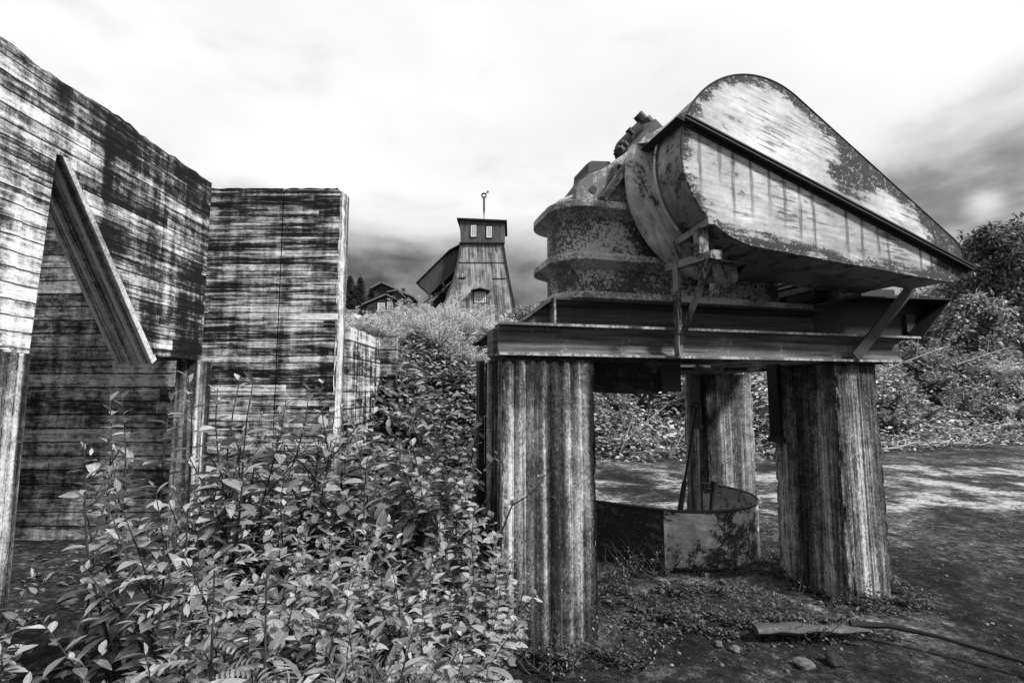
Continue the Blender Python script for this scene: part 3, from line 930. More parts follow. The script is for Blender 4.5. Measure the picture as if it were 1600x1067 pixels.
def build_guard():
    t = thing('belt_guard', 'big teardrop-shaped drive belt guard in flaking white paint bolted to the crusher', 'belt guard', rig(0, 0, 0), RZ)
    ax = math.degrees(math.atan2(GC2[1] - GC[1], GC2[0] - GC[0]))        # axis of the two pulleys
    d = math.hypot(GC2[0] - GC[0], GC2[1] - GC[1])
    tg = math.degrees(math.acos((GR - GR2) / d))
    up = hull_arc(GC2, GR2, ax, ax + tg, 14) + hull_arc(GC, GR, ax + tg, ax + 180, 44)
    dn = hull_arc(GC, GR, ax + 180, ax + 360 - tg, 44) + hull_arc(GC2, GR2, ax + 360 - tg, ax + 360, 14)

    def shell(poly, v0, v1, mats, face_only=False):
        m = MB(); n = len(poly)
        m.prism(poly, 'y', v0, v0 + 0.012)
        return m

    def rimstrip(poly, v0, v1, th=0.008):
        m = MB(); n = len(poly)
        cx = sum(p[0] for p in poly) / n; cz = sum(p[1] for p in poly) / n
        ins = [(p[0] + (cx - p[0]) * th / max(0.05, math.hypot(p[0] - cx, p[1] - cz)), p[1] + (cz - p[1]) * th / max(0.05, math.hypot(p[0] - cx, p[1] - cz))) for p in poly]
        vs = [(p[0], v0, p[1]) for p in poly] + [(p[0], v1, p[1]) for p in poly] + [(p[0], v1, p[1]) for p in ins] + [(p[0], v0, p[1]) for p in ins]
        fs = []
        for i in range(n - 1):
            for k in range(4):
                a, b = k * n, ((k + 1) % 4) * n
                fs.append((a + i, a + i + 1, b + i + 1, b + i))
        fs += [(0, n, 2 * n, 3 * n), (n - 1, 4 * n - 1, 3 * n - 1, 2 * n - 1)]
        m.add(vs, fs, True)
        return m

    V0 = -0.40
    f = shell(up, V0, 0, None).build('upper_cover', M['coverU'], t)
    rimstrip(up, V0 + 0.0125, 0.04).build('cover_rim', M['ringp'], f)
    b = MB(); b.prism(up, 'y', 0.041, 0.05); b.build('back_plate', M['ringp'], f)
    e = MB(); e.tube([(p[0], V0 + 0.003, p[1]) for p in up], 0.008, 6); e.build('rolled_edge', M['flange'], f)
    f = shell(dn, V0, 0, None).build('lower_cover', M['coverL'], t)
    rimstrip(dn, V0 + 0.0125, -0.12).build('cover_rim', M['rim'], f)
    b = MB(); b.prism(dn, 'y', -0.119, -0.11); b.build('back_plate', M['rim'], f)
    e = MB(); e.tube([(p[0], V0 + 0.003, p[1]) for p in dn], 0.007, 6); e.build('rolled_edge', M['coverL'], f)
    # dark belly behind the lower cover, with the outer ring
    a0, a1 = ax + 180, ax + 300
    prof = [(-0.109, 0.635), (-0.09, 0.64), (-0.085, 0.56), (-0.06, 0.53), (-0.01, 0.54), (0.02, 0.60), (0.03, 0.69), (0.04, 0.735), (0.065, 0.755), (0.12, 0.755), (0.125, 0.6)]
    m = MB(); vs = []; N = 40
    for i in range(N + 1):
        w = math.radians(a0 + (a1 - a0) * i / N)
        for v, r in prof:
            vs.append((GC[0] + r * math.cos(w), v, GC[1] + r * math.sin(w)))
    k = len(prof)
    fs = [(i * k + j, i * k + j + 1, (i + 1) * k + j + 1, (i + 1) * k + j) for i in range(N) for j in range(k - 1)]
    m.add(vs, fs, True)
    m.add(vs[:k], [tuple(range(k))]); m.add(vs[-k:], [tuple(range(k))[::-1]])
    m.build('stepped_ring', M['ringp'], t)
    belly = [p for p in dn]
    m = MB(); m.prism([(1.42 + 0 * 1, 2.66), (1.6, 2.56), (1.9, 2.535), (2.5, 2.52), (3.30, 2.46), (3.36, 2.60), (2.3, 2.95), (1.5, 3.0)], 'y', -0.108, 0.35, True); m.build('belly', M['rim'], t)
    # bolted angle flange between the halves
    a = math.radians(ax); dirv = Vector((math.cos(a), 0, math.sin(a))); nv = Vector((-math.sin(a), 0, math.cos(a)))
    c0 = Vector((GC[0], 0, GC[1])); p0 = c0 - dirv * (GR + 0.02); p1 = c0 + dirv * (d + GR2 + 0.05)
    m = MB()
    for off, w, h in ((0.012, 0.05, 0.010), (-0.012, 0.05, 0.010)):
        m.bar(p0 + Vector((0, V0 - 0.025, 0)) + nv * off, p1 + Vector((0, V0 - 0.025, 0)) + nv * off, w, h, side=nv)
    m.bar(p0 + Vector((0, V0 - 0.005, 0)) + nv * 0.03, p1 + Vector((0, V0 - 0.005, 0)) + nv * 0.03, 0.008, 0.04, side=nv)
    m.bar(p0 + Vector((0, V0 - 0.005, 0)) - nv * 0.026, p1 + Vector((0, V0 - 0.005, 0)) - nv * 0.026, 0.008, 0.03, side=nv)
    m.build('joint_flange', M['flange'], t)
    m = MB()
    m.bar(p0 + Vector((-0.012, V0 - 0.04, 0)), p0 + Vector((-0.012, 0.05, 0)), 0.05, 0.03, side=nv)
    m.bar(p0 + Vector((-0.03, V0 - 0.04, 0)) - nv * 0.02, p0 + Vector((-0.03, 0.05, 0)) - nv * 0.02, 0.06, 0.008, side=nv)
    m.build('side_flange', M['flange'], t)
    for i in range(17):
        q = p0 + dirv * (0.10 + i * (d + GR + GR2 - 0.1) / 16.5)
        m = MB(); m.tube([q + Vector((0, V0 - 0.03, 0)) - nv * 0.026, q + Vector((0, V0 - 0.03, 0)) + nv * 0.026], 0.008, 6, False); m.build('bolt', M['black'], t)


build_guard()


def rounded(u0, u1, v0, v1, r, n=10, grow=0.0):
    """plan outline with its two left corners well rounded"""
    u0 -= grow; v0 -= grow; v1 += grow
    out = [(u1, v0)]
    out += [(u0 + r + r * math.cos(math.radians(270 - 90 * i / n)), v0 + r + r * math.sin(math.radians(270 - 90 * i / n))) for i in range(n + 1)]
    out += [(u0 + r + r * math.cos(math.radians(180 - 90 * i / n)), v1 - r + r * math.sin(math.radians(180 - 90 * i / n))) for i in range(n + 1)]
    out.append((u1, v1))
    return out


def build_crusher():
    t = thing('rock_crusher', 'rusty cast-iron jaw crusher with curved ribs, bolted housings and flaking paint', 'rock crusher', rig(0, 0, 0), RZ)
    m = MB()
    m.prism(rounded(0.54, 1.75, 0.24, 0.87, 0.24), 'z', 2.30, 3.0, True)
    body = m.build('crusher_body', M['body'], t)
    m = MB(); m.prism(rounded(0.54, 2.1, 0.24, 0.87, 0.24, grow=0.05), 'z', 2.279, 2.335, True); m.build('foot_flange', M['rib'], body, 0.01)
    for z0, z1, gname in ((2.555, 2.61, 0.095), (2.95, 3.01, 0.095)):
        m = MB()
        a = rounded(0.54, 1.55, 0.24, 0.87, 0.27, grow=gname); b = rounded(0.54, 1.55, 0.24, 0.87, 0.24, grow=0.0)
        m.prism(a, 'z', z0, z1, True)
        n = len(a)
        # dished underside back to the body
        vs = [(p[0], p[1], z0 - 0.0005) for p in a] + [(p[0] * 1.0, p[1], z0 - 0.045) for p in b]
        m.add(vs, [(i, i + 1, n + i + 1, n + i) for i in range(n - 1)], True)
        m.build('rib', M['rib'], body, 0.008)
    m = MB(); lv = [(3.0105, 0.0), (3.06, -0.012), (3.11, -0.04), (3.145, -0.09), (3.16, -0.15)]; rows = [[(q[0], q[1], z) for q in rounded(0.53, 1.5, 0.24, 0.88, 0.25, grow=gr)] for z, gr in lv]
    n = len(rows[0]); vs = [q for r_ in rows for q in r_]
    m.add(vs, [(k * n + i, k * n + (i + 1) % n, (k + 1) * n + (i + 1) % n, (k + 1) * n + i) for k in range(len(lv) - 1) for i in range(n)] + [tuple(range((len(lv) - 1) * n, len(lv) * n))], True)
    m.build('crown_casting', M['body'], body)
    # cheek plate with sloping top
    ch = [(0.60, 3.012), (0.60, 3.10), (0.63, 3.155), (0.66, 3.175), (0.68, 3.19), (0.70, 3.215), (0.84, 3.285), (0.92, 3.35), (1.01, 3.42), (1.16, 3.56), (1.45, 3.75), (1.75, 3.75), (1.75, 3.005)]
    m = MB(); m.prism(ch, 'y', 0.19, 0.25); m.build('cheek_plate', M['cheek'], t, 0.01)
    m = MB(); m.prism([(u if u > 1.5 else u + 0.2, z) for u, z in ch], 'y', 0.86, 0.91); m.build('cheek_plate', M['cheek'], t, 0.01)
    for (u, z, r) in ((0.96, 3.30, 0.022), (0.74, 3.10, 0.03)):
        m = MB(); m.tube([(u, 0.184, z), (u, 0.1895, z)], r, 12, False); m.build('bolt_hole', M['black'], t)
    m = MB(); m.bar((0.80, 0.16, 3.02), (1.20, 0.16, 3.57), 0.05, 0.06, side=(-0.8, 0, 0.6)); m.build('cheek_flange', M['cheek'], t, 0.005)
    # back hump (toggle block), tapering back of the frame
    m = MB(); m.prism([(0.62, 3.1), (0.845, 3.40), (0.85, 3.48), (0.90, 3.515), (1.06, 3.53), (1.2, 3.40), (1.2, 3.1)], 'y', 0.55, 0.85, True); m.build('toggle_block', M['iron'], t, 0.02)
    # swing jaw slope
    m = MB(); m.prism([(0.95, 3.1), (1.10, 3.47), (1.33, 3.72), (1.75, 3.9), (1.75, 3.1)], 'y', 0.42, 0.94, True); m.build('swing_jaw', M['iron'], t, 0.02)
    # bearing housing and cap, axis along v
    cu, cz = 1.42, 3.76
    m = MB(); m.tube([(cu, 0.45, cz), (cu, 0.50, cz), (cu, 0.51, cz), (cu, 0.85, cz)], [0.10, 0.135, 0.17, 0.17], 22); m.build('bearing_housing', M['iron'], t)
    m = MB()
    a = Vector((-0.75, 0, 0.66)); s = Vector((0.66, 0, 0.75)); c0 = Vector((1.30, 0.52, 3.655))
    m.bar(c0 - s * 0.18, c0 + s * 0.26, 0.2, 0.13, side=a); m.build('bearing_cap', M['iron'], t, 0.02)
    for k, (o, hgt, r) in enumerate(((-0.15, 0.11, 0.034), (-0.08, 0.12, 0.026), (0.23, 0.17, 0.045))):
        q = c0 + s * o
        m = MB(); m.tube([q, q + a * hgt], r * 0.75, 10, False)
        m.tube([q + a * 0.07, q + a * 0.115], r * 1.5, 6, False); m.tube([q + a * 0.116, q + a * (hgt + 0.02)], r, 8, False)
        m.build('cap_bolt', M['iron'], t)
    q = c0 + s * 0.06
    m = MB(); m.tube([q, q + a * 0.15], 0.017, 8); m.tube([q + a * 0.15, q + a * 0.165], 0.03, 8); m.build('grease_cup', M['black'], t)
    # bearing pedestal and pads on the upper beam behind the guard
    m = MB(); m.box(2.1, 2.52, 0.35, 0.75, 2.325, 2.72); m.build('bearing_pedestal', M['body'], t, 0.02)
    m = MB(); m.box(2.1, 2.72, 0.20, 0.62, 2.277, 2.325); m.build('pedestal_foot', M['rib'], t, 0.006)
    m = MB(); m.tube([(2.60, 0.40, 2.326), (2.60, 0.40, 2.40)], 0.035, 8, False); m.build('foot_bolt', M['black'], t)
    m = MB(); m.tube([(1.74, -0.10, 3.18), (1.74, 1.1, 3.18)], 0.09, 20); m.build('shaft', M['dark'], t)
    # drive motor under the narrow end of the guard
    m = MB(); m.tube([(3.10, 0.40, 2.50), (3.10, 0.42, 2.50), (3.10, 1.0, 2.50)], [0.12, 0.145, 0.145], 20)
    for i in range(12):
        w = math.radians(30 * i); m.bar((3.10 + 0.15 * math.cos(w), 0.45, 2.50 + 0.15 * math.sin(w)), (3.10 + 0.15 * math.cos(w), 0.95, 2.50 + 0.15 * math.sin(w)), 0.012, 0.03, side=(math.cos(w), 0, math.sin(w)))
    m.build('drive_motor', M['black'], t)
    m = MB(); m.box(3.35, 3.95, 0.30, 0.8, 2.43, 2.47); m.box(3.45, 3.8, 0.35, 0.7, 2.471, 2.53); m.build('motor_slide', M['dark'], t)


build_crusher()


# ------------------------------------------------------------------ tub, rake handle, debris on the pit floor
def build_tub():
    c = Vector((1.70, 5.56, 0)); R = 0.82
    t = thing('steel_tub', 'cut-open round steel tub with peeling paint standing behind the fluted pillar', 'steel tub', c)
    h0, h1 = 0.02, 0.52
    # plan: straight dark plate on the left, then the round end, open at the back
    def wall(pts, mat, name, parent):
        m = MB(); n = len(pts); th = 0.012
        vs = []
        for i, p in enumerate(pts):
            a = Vector(pts[max(i - 1, 0)]); b = Vector(pts[min(i + 1, n - 1)])
            tn = (b - a).normalized(); nn = Vector((-tn.y, tn.x))
            for z, s in ((h0, 0), (h1, 0), (h1, th), (h0, th)):
                vs.append((p[0] + nn.x * s, p[1] + nn.y * s, z))
        fs = [(4 * i + k, 4 * i + (k + 1) % 4, 4 * i + 4 + (k + 1) % 4, 4 * i + 4 + k) for i in range(n - 1) for k in range(4)]
        m.add(vs, fs + [(0, 1, 2, 3), (4 * n - 1, 4 * n - 2, 4 * n - 3, 4 * n - 4)], True)
        o = m.build(name, mat, parent)
        e = MB(); e.tube([(p[0], p[1], h1 + 0.004) for p in pts], 0.014, 8); e.build('rolled_rim', M['dark'], o)
        e = MB(); e.tube([(p[0], p[1], h0) for p in pts], 0.012, 8); e.build('bottom_rim', M['dark'], o)
        return o
    arc = [(R * math.cos(math.radians(a)), R * math.sin(math.radians(a))) for a in np.linspace(-111, 48, 50)]
    wall(arc, M['tank'], 'round_end', t)
    x0, y0 = arc[0]
    side = [(-0.95, -0.32), (-0.75, -0.45), (-0.52, -0.62), (x0 - 0.012, y0 + 0.006)]
    wall(side, M['tankd'], 'flat_side', t)
    m = MB(); m.box(x0 - 0.03, x0 + 0.035, y0 - 0.022, y0 - 0.004, h0, h1); m.build('seam_strip', M['tank'], t)
    m = MB(); m.prism([(R * 0.97 * math.cos(math.radians(a)), R * 0.97 * math.sin(math.radians(a))) for a in np.linspace(-111, 48, 30)], 'z', 0.0, 0.05); m.build('floor_dirt', M['moss'], t)

    s = thing('ring_handled_poker', 'thin iron poker with a ring on top leaning out of the round tub', 'iron poker', (1.64, 5.34, 0.06))
    m = MB(); a = Vector((0, 0, 0)); b = Vector((0.30, 0.10, 1.36))
    m.tube([a + (b - a) * 0.30, b], 0.011, 8); m.build('rod', M['black'], s)
    m = MB(); m.tube([a, a + (b - a) * 0.02, a + (b - a) * 0.45, a + (b - a) * 0.47], [0.03, 0.034, 0.026, 0.014], 10); m.build('socket', M['black'], s)
    m = MB(); ring = [b + Vector((0.035 * math.cos(w), 0, 0.035 + 0.035 * math.sin(w))) for w in np.linspace(-1.57, 4.72, 18)]
    m.tube(ring, 0.008, 6); m.build('ring', M['black'], s)
    s = thing('short_iron_bar', 'short thick iron bar leaning inside the round tub', 'iron bar', (2.02, 5.45, 0.06))
    m = MB(); m.tube([(0, 0, 0), (0.10, 0.06, 0.56)], 0.022, 8); o = m.build('bar', M['black'], s)
    m = MB(); m.tube([(0.095, 0.056, 0.53), (0.108, 0.064, 0.60)], 0.034, 8); m.build('bar_head', M['black'], s)


build_tub()


def build_debris():
    rnd = random.Random(11)
    t = thing('wooden_tool', 'long wooden blade with a thin iron rod lying on dark moss in the right foreground', 'old tool', (1.57, 3.47, 0.075))
    m = MB(); xs = np.linspace(0, 0.72, 12); n0 = len(m.v)
    m.tube([(x, 0.012 * math.sin(x * 6), 0.0) for x in xs], [0.045, 0.055, 0.057, 0.056, 0.054, 0.05, 0.046, 0.043, 0.04, 0.037, 0.033, 0.026], 12)
    m.v = [(a, b, c * 0.55 + 0.006 * math.sin(a * 23 + b * 40)) for a, b, c in m.v]
    m.build('blade', mat_speck('grey_tool_wood', 0.055, 0.16, 0.35, 20.0), t)
    m = MB(); m.tube([(0.62, 0.01, 0.03), (0.85, -0.03, 0.035), (1.05, -0.16, 0.03), (1.4, -0.48, 0.0)], [0.026, 0.018, 0.013, 0.013], 8); m.build('rod', M['black'], t)
    m = MB(); m.tube([(1.395, -0.52, 0.02), (1.395, -0.40, 0.0)], 0.03, 10); m.build('end_ring', M['black'], t)

    # stones
    def stone(x, y, r, lab, mat, grp=None, flat=0.6):
        import bmesh
        bm = bmesh.new(); bmesh.ops.create_icosphere(bm, subdivisions=3, radius=r)
        ph = [rnd.uniform(0, 6) for _ in range(4)]
        for v in bm.verts:
            d = v.co.normalized()
            k = 1 + 0.16 * math.sin(3.1 * d.x + ph[0]) + 0.14 * math.sin(4.3 * d.y + ph[1]) + 0.12 * math.sin(5.1 * d.z + ph[2] + 3 * d.x) + rnd.uniform(-0.03, 0.03)
            v.co = Vector((d.x * r * k, d.y * r * k * 0.8, d.z * r * k * flat))
        me = bpy.data.meshes.new('stone'); bm.to_mesh(me); bm.free(); me.materials.append(mat)
        o = bpy.data.objects.new('stone', me); COL.objects.link(o); o.location = (x, y, H(x, y) + r * flat * 0.5); o.rotation_euler = (0, 0, rnd.uniform(0, 6))
        tag(o, lab, 'stone', grp)
        return o
    p = rp(1312, 1045, 3.15); stone(p.x, 3.2, 0.055, 'dark rounded stone in front of the wooden tool', M['moss'])
    stone(1.72, 3.18, 0.05, 'pale stone half buried in front of the wooden blade', M['stone'])
    for i in range(26):
        x, y = rnd.uniform(0.7, 2.6), rnd.uniform(3.35, 4.5)
        stone(x, y, rnd.uniform(0.012, 0.035), 'small dark stone among the moss between the front pillars', M['stone'] if i % 3 else M['moss'], 'small stones on the pit floor', 0.7)
    # grit and small chips over the near floor
    ph = (1 + 5 ** 0.5) / 2
    iv = np.array([(-1, ph, 0), (1, ph, 0), (-1, -ph, 0), (1, -ph, 0), (0, -1, ph), (0, 1, ph), (0, -1, -ph), (0, 1, -ph), (ph, 0, -1), (ph, 0, 1), (-ph, 0, -1), (-ph, 0, 1)]) / 3.8 * np.array([1.0, 0.8, 0.55])
    it = [(0, 11, 5), (0, 5, 1), (0, 1, 7), (0, 7, 10), (0, 10, 11), (1, 5, 9), (5, 11, 4), (11, 10, 2), (10, 7, 6), (7, 1, 8), (3, 9, 4), (3, 4, 2), (3, 2, 6), (3, 6, 8), (3, 8, 9), (4, 9, 5), (2, 4, 11), (6, 2, 10), (8, 6, 7), (9, 8, 1)]
    rg = np.random.default_rng(8); n = 9000
    gx = rg.uniform(-3.0, 8.5, n); gy = 2.7 + rg.random(n) ** 1.6 * 7.5
    kk = np.sin(gx * 2.1 + np.sin(gy * 3)) * np.sin(gy * 2.3 + 0.7 * gx)
    sel = (rg.random(n) < 0.45 + 0.5 * kk); gx, gy = gx[sel], gy[sel]; n = len(gx)
    wa = rg.uniform(0, 6.28, n)
    gs = leaf_mesh('gravel', (iv, it, np.full((12, 2), 0.3)), np.stack([gx, gy, terr(gx, gy) + 0.002], -1), np.stack([np.cos(wa), np.sin(wa), rg.uniform(-0.2, 0.2, n)], -1), np.tile([0.0, 0.0, 1.0], (n, 1)), 0.008 + 0.03 * rg.random(n) ** 4, M['grit'])
    tag(gs, 'loose gravel and chips scattered over the dark pit floor', 'gravel', kind='stuff')
    # clods of moss as stuff
    pos = []; dr = []; nr = []; sz = []
    for cx, cy, rx, ry, n in ((1.15, 3.75, 0.55, 0.28, 2600), (1.9, 3.62, 0.75, 0.22, 3200), (1.55, 4.25, 0.6, 0.2, 1500), (2.55, 5.0, 0.3, 0.35, 900), (0.75, 4.3, 0.3, 0.4, 1200), (0.3, 3.22, 0.5, 0.14, 1600), (2.78, 4.02, 0.5, 0.16, 1300), (2.45, 4.5, 0.2, 0.45, 900), (3.15, 4.4, 0.16, 0.4, 700), (2.85, 6.2, 0.4, 0.2, 700), (1.9, 4.72, 0.7, 0.12, 900)):
        for _ in range(n):
            a = rnd.uniform(0, 6.28); r = math.sqrt(rnd.random()) * rnd.uniform(0.5, 1.1)
            x, y = cx + rx * r * math.cos(a), cy + ry * r * math.sin(a)
            k = math.sin(x * 17) * math.sin(y * 19 + 1)
            if k < -0.2: continue
            h = max(0, 1 - r) * 0.13 * (0.6 + k)
            pos.append((x, y, H(x, y) + rnd.uniform(0, max(h, 0.006)))); w = rnd.uniform(0, 6.28)
            dr.append((math.cos(w), math.sin(w), rnd.uniform(-0.1, 0.9))); nr.append((rnd.uniform(-0.5, 0.5), rnd.uniform(-0.5, 0.5), 1)); sz.append(rnd.uniform(0.012, 0.05))
    tag(leaf_mesh('moss_and_litter', T_TINY, pos, dr, nr, sz, M['litter']), kind='stuff')
    o = bpy.data.objects['moss_and_litter']; tag(o, 'dark clumps of moss and dead leaves on the pit floor between the pillars', 'moss')

    # kerb at the far side of the floor
    k = thing('concrete_kerb', 'low pale concrete kerb along the foot of the bank behind the pillars', 'kerb', (3.4, 12.7, 0), math.radians(9))
    m = MB(); m.box(-0.6, 4.2, 0, 0.3, -0.1, 0.14); m.build('kerb_stone', M['pillar3'], k, 0.02)
    pos = []; dr = []; nr = []; sz = []
    for _ in range(2600):
        x, y = rnd.uniform(-4.6, -1.0), rnd.uniform(2.3, 5.6); w = rnd.uniform(0, 6.28)
        if math.sin(x * 4 + 1) * math.sin(y * 5) < -0.1: continue
        pos.append((x, y, 0.008 + rnd.random() * 0.015)); dr.append((math.cos(w), math.sin(w), rnd.uniform(-0.05, 0.35))); nr.append((rnd.uniform(-0.3, 0.3), rnd.uniform(-0.3, 0.3), 1)); sz.append(rnd.uniform(0.03, 0.08))
    tag(leaf_mesh('fallen_leaves', T_WILLOW, pos, dr, nr, sz, M['litter']), 'dead leaves scattered on the dark floor below the left wall', 'fallen leaves', kind='stuff')
    # bleached branches
    for i in range(16):
        x = rnd.uniform(8.5, 15.0); y = float(np.interp(x, [p[0] for p in FOOT], [p[1] for p in FOOT])) + rnd.uniform(-0.9, 0.5)
        L = rnd.uniform(0.6, 2.0); w = rnd.uniform(-0.5, 0.5)
        b = thing('fallen_branch', 'bleached forked branch lying at the foot of the right-hand bank', 'branch', (x, y, H(x, y) + 0.05), w, 'fallen branches at the foot of the right bank')
        pts = [(L * q, 0.12 * math.sin(q * 5 + i), 0.03 + 0.22 * q * rnd.uniform(0.2, 1)) for q in np.linspace(0, 1, 7)]
        m = MB(); m.tube(pts, [0.028 * (1 - 0.7 * q) for q in np.linspace(0, 1, 7)], 6)
        m.tube([pts[3], (pts[3][0] + 0.3, 0.3, 0.25), (pts[3][0] + 0.5, 0.4, 0.2)], [0.014, 0.01, 0.004], 5); m.build('limb', M['stick'], b)
    for (px, py, Y, L, w, lab) in ((975, 690, 12.2, 1.2, 1.2, 'thin upright dead branch on the bank seen under the hanging plates'), (1010, 660, 12.6, 1.3, 0.7, 'slanting dead branch on the bank seen left of the poker'),
                                   (1060, 690, 12.6, 0.9, 1.0, 'short dead twig on the bank just above the kerb'), (1430, 560, 17, 2.6, 0.35, 'long pale branch slanting through the bushes right of the frame'), (1540, 555, 18, 2.2, 0.3, 'pale branch sticking out of the bushes at the right edge')):
        q = rp(px, py, Y)
        b = thing('dead_branch', lab, 'branch', q, 0)
        m = MB(); m.tube([(-0.5 * L * math.cos(w), 0, -0.5 * L * math.sin(w)), (0, -0.05, 0.03), (0.5 * L * math.cos(w), 0, 0.5 * L * math.sin(w))], [0.022, 0.018, 0.008], 6)
        m.tube([(0, -0.05, 0.03), (0.1, -0.1, 0.3 * L)], [0.012, 0.004], 5); m.build('limb', M['stick'], b)


build_debris()


# ------------------------------------------------------------------ shrubs in the foreground
def make_shrub(name, label, cat, tmpl, mat, seed, stems=8, h=1.25, spread=0.42, leaf=0.085, step=0.032, up=0.35, loc=(0, 0, -50), start=0.22):
    rnd = random.Random(seed)
    t = thing(name, label, cat, loc)
    m = MB(); P = []; D = []; N = []; S = []

    def leaves_on(pts, l0, frac0, ls):
        ang = rnd.uniform(0, 6.28)
        tot = sum((pts[i + 1] - pts[i]).length for i in range(len(pts) - 1))
        n = max(4, int(tot * (1 - frac0) / step))
        for k in range(n):
            q = frac0 + (1 - frac0) * (k + rnd.random() * 0.5) / n
            fi = q * (len(pts) - 1); i = min(int(fi), len(pts) - 2); p = pts[i].lerp(pts[i + 1], fi - i)
            tn = (pts[i + 1] - pts[i]).normalized()
            ang += 2.4 + rnd.uniform(-0.4, 0.4)
            a = tn.orthogonal().normalized(); c = tn.cross(a)
            out = a * math.cos(ang) + c * math.sin(ang)
            u2 = up + (0.9 if q > 0.93 else 0.0) + rnd.uniform(-0.25, 0.25)
            d = (out + tn * u2).normalized()
            nn = (Vector((0, 0, 1)) + tn * 0.3 + Vector((rnd.uniform(-0.45, 0.45), rnd.uniform(-0.45, 0.45), 0)))
            P.append(p); D.append(d); N.append(nn); S.append(ls * (1.0 - 0.55 * max(0, q - 0.75) / 0.25) * rnd.uniform(0.45, 1.15))

    for s in range(stems):
        a = rnd.uniform(0, 6.28); r = rnd.uniform(0, 0.10)
        hh = h * rnd.uniform(0.6, 1.0); out = spread * rnd.uniform(0.15, 1.0)
        pts = []
        for i in range(9):
            q = i / 8
            pts.append(Vector((math.cos(a) * (r + out * q ** 1.25) + 0.025 * math.sin(q * 7 + s), math.sin(a) * (r + out * q ** 1.25) + 0.025 * math.cos(q * 6 + s), hh * q * (1 - 0.08 * q))))
        m.tube(pts, [0.0075 * (1 - 0.75 * i / 8) for i in range(9)], 5)
        leaves_on(pts, hh, start, leaf)
        for b in range(rnd.randint(2, 4)):
            q = rnd.uniform(0.3, 0.8); fi = q * 8; i = int(fi); p = pts[i].lerp(pts[i + 1], fi - i)
            a2 = rnd.uniform(0, 6.28); L = rnd.uniform(0.14, 0.34)
            e = [p + (Vector((math.cos(a2) * 0.65, math.sin(a2) * 0.65, 0.75)) * (L * k / 4)) for k in range(5)]
            m.tube(e, [0.004 * (1 - 0.6 * k / 4) for k in range(5)], 4)
            leaves_on(e, L, 0.15, leaf * 0.85)
    m.build('stem', M['twigbark'], t)
    leaf_mesh('foliage', tmpl, P, D, N, S, mat, t)
    return t


def make_rowan(label, seed, loc, group=None):
    rnd = random.Random(seed)
    t = thing('rowan_sapling', label, 'sapling', loc, 0, group)
    m = MB(); P = []; D = []; N = []; S = []
    m.tube([(0, 0, 0), (0.02, 0.01, 0.45), (0.0, 0.03, 0.85)], [0.007, 0.006, 0.003], 5)
    for k in range(9):
        z = 0.3 + 0.55 * k / 8; a = k * 2.4 + rnd.uniform(-0.3, 0.3); L = rnd.uniform(0.16, 0.24)
        d = Vector((math.cos(a), math.sin(a), rnd.uniform(0.15, 0.6))).normalized(); sd = d.cross(Vector((0, 0, 1))).normalized(); nn = sd.cross(d)
        o = Vector((0.01, 0.015, z)); rach = [o + d * (L * q) - Vector((0, 0, 0.10 * L * q * q * 4)) for q in np.linspace(0, 1, 7)]
        m.tube(rach, 0.0018, 4)
        for j in range(1, 8):
            q = 0.2 + 0.8 * j / 8; fi = q * 6; i = min(int(fi), 5); p = rach[i].lerp(rach[i + 1], fi - i)
            for s in (-1, 1):
                P.append(p); D.append(sd * s + d * 0.55); N.append(nn); S.append(0.062 * (1 - 0.35 * abs(q - 0.5)) * rnd.uniform(0.9, 1.1))
        P.append(rach[-1]); D.append(d); N.append(nn); S.append(0.055)
    m.build('stem', M['twigbark'], t)
    leaf_mesh('foliage', T_NARROW, P, D, N, S, M['leafC'], t)
    return t


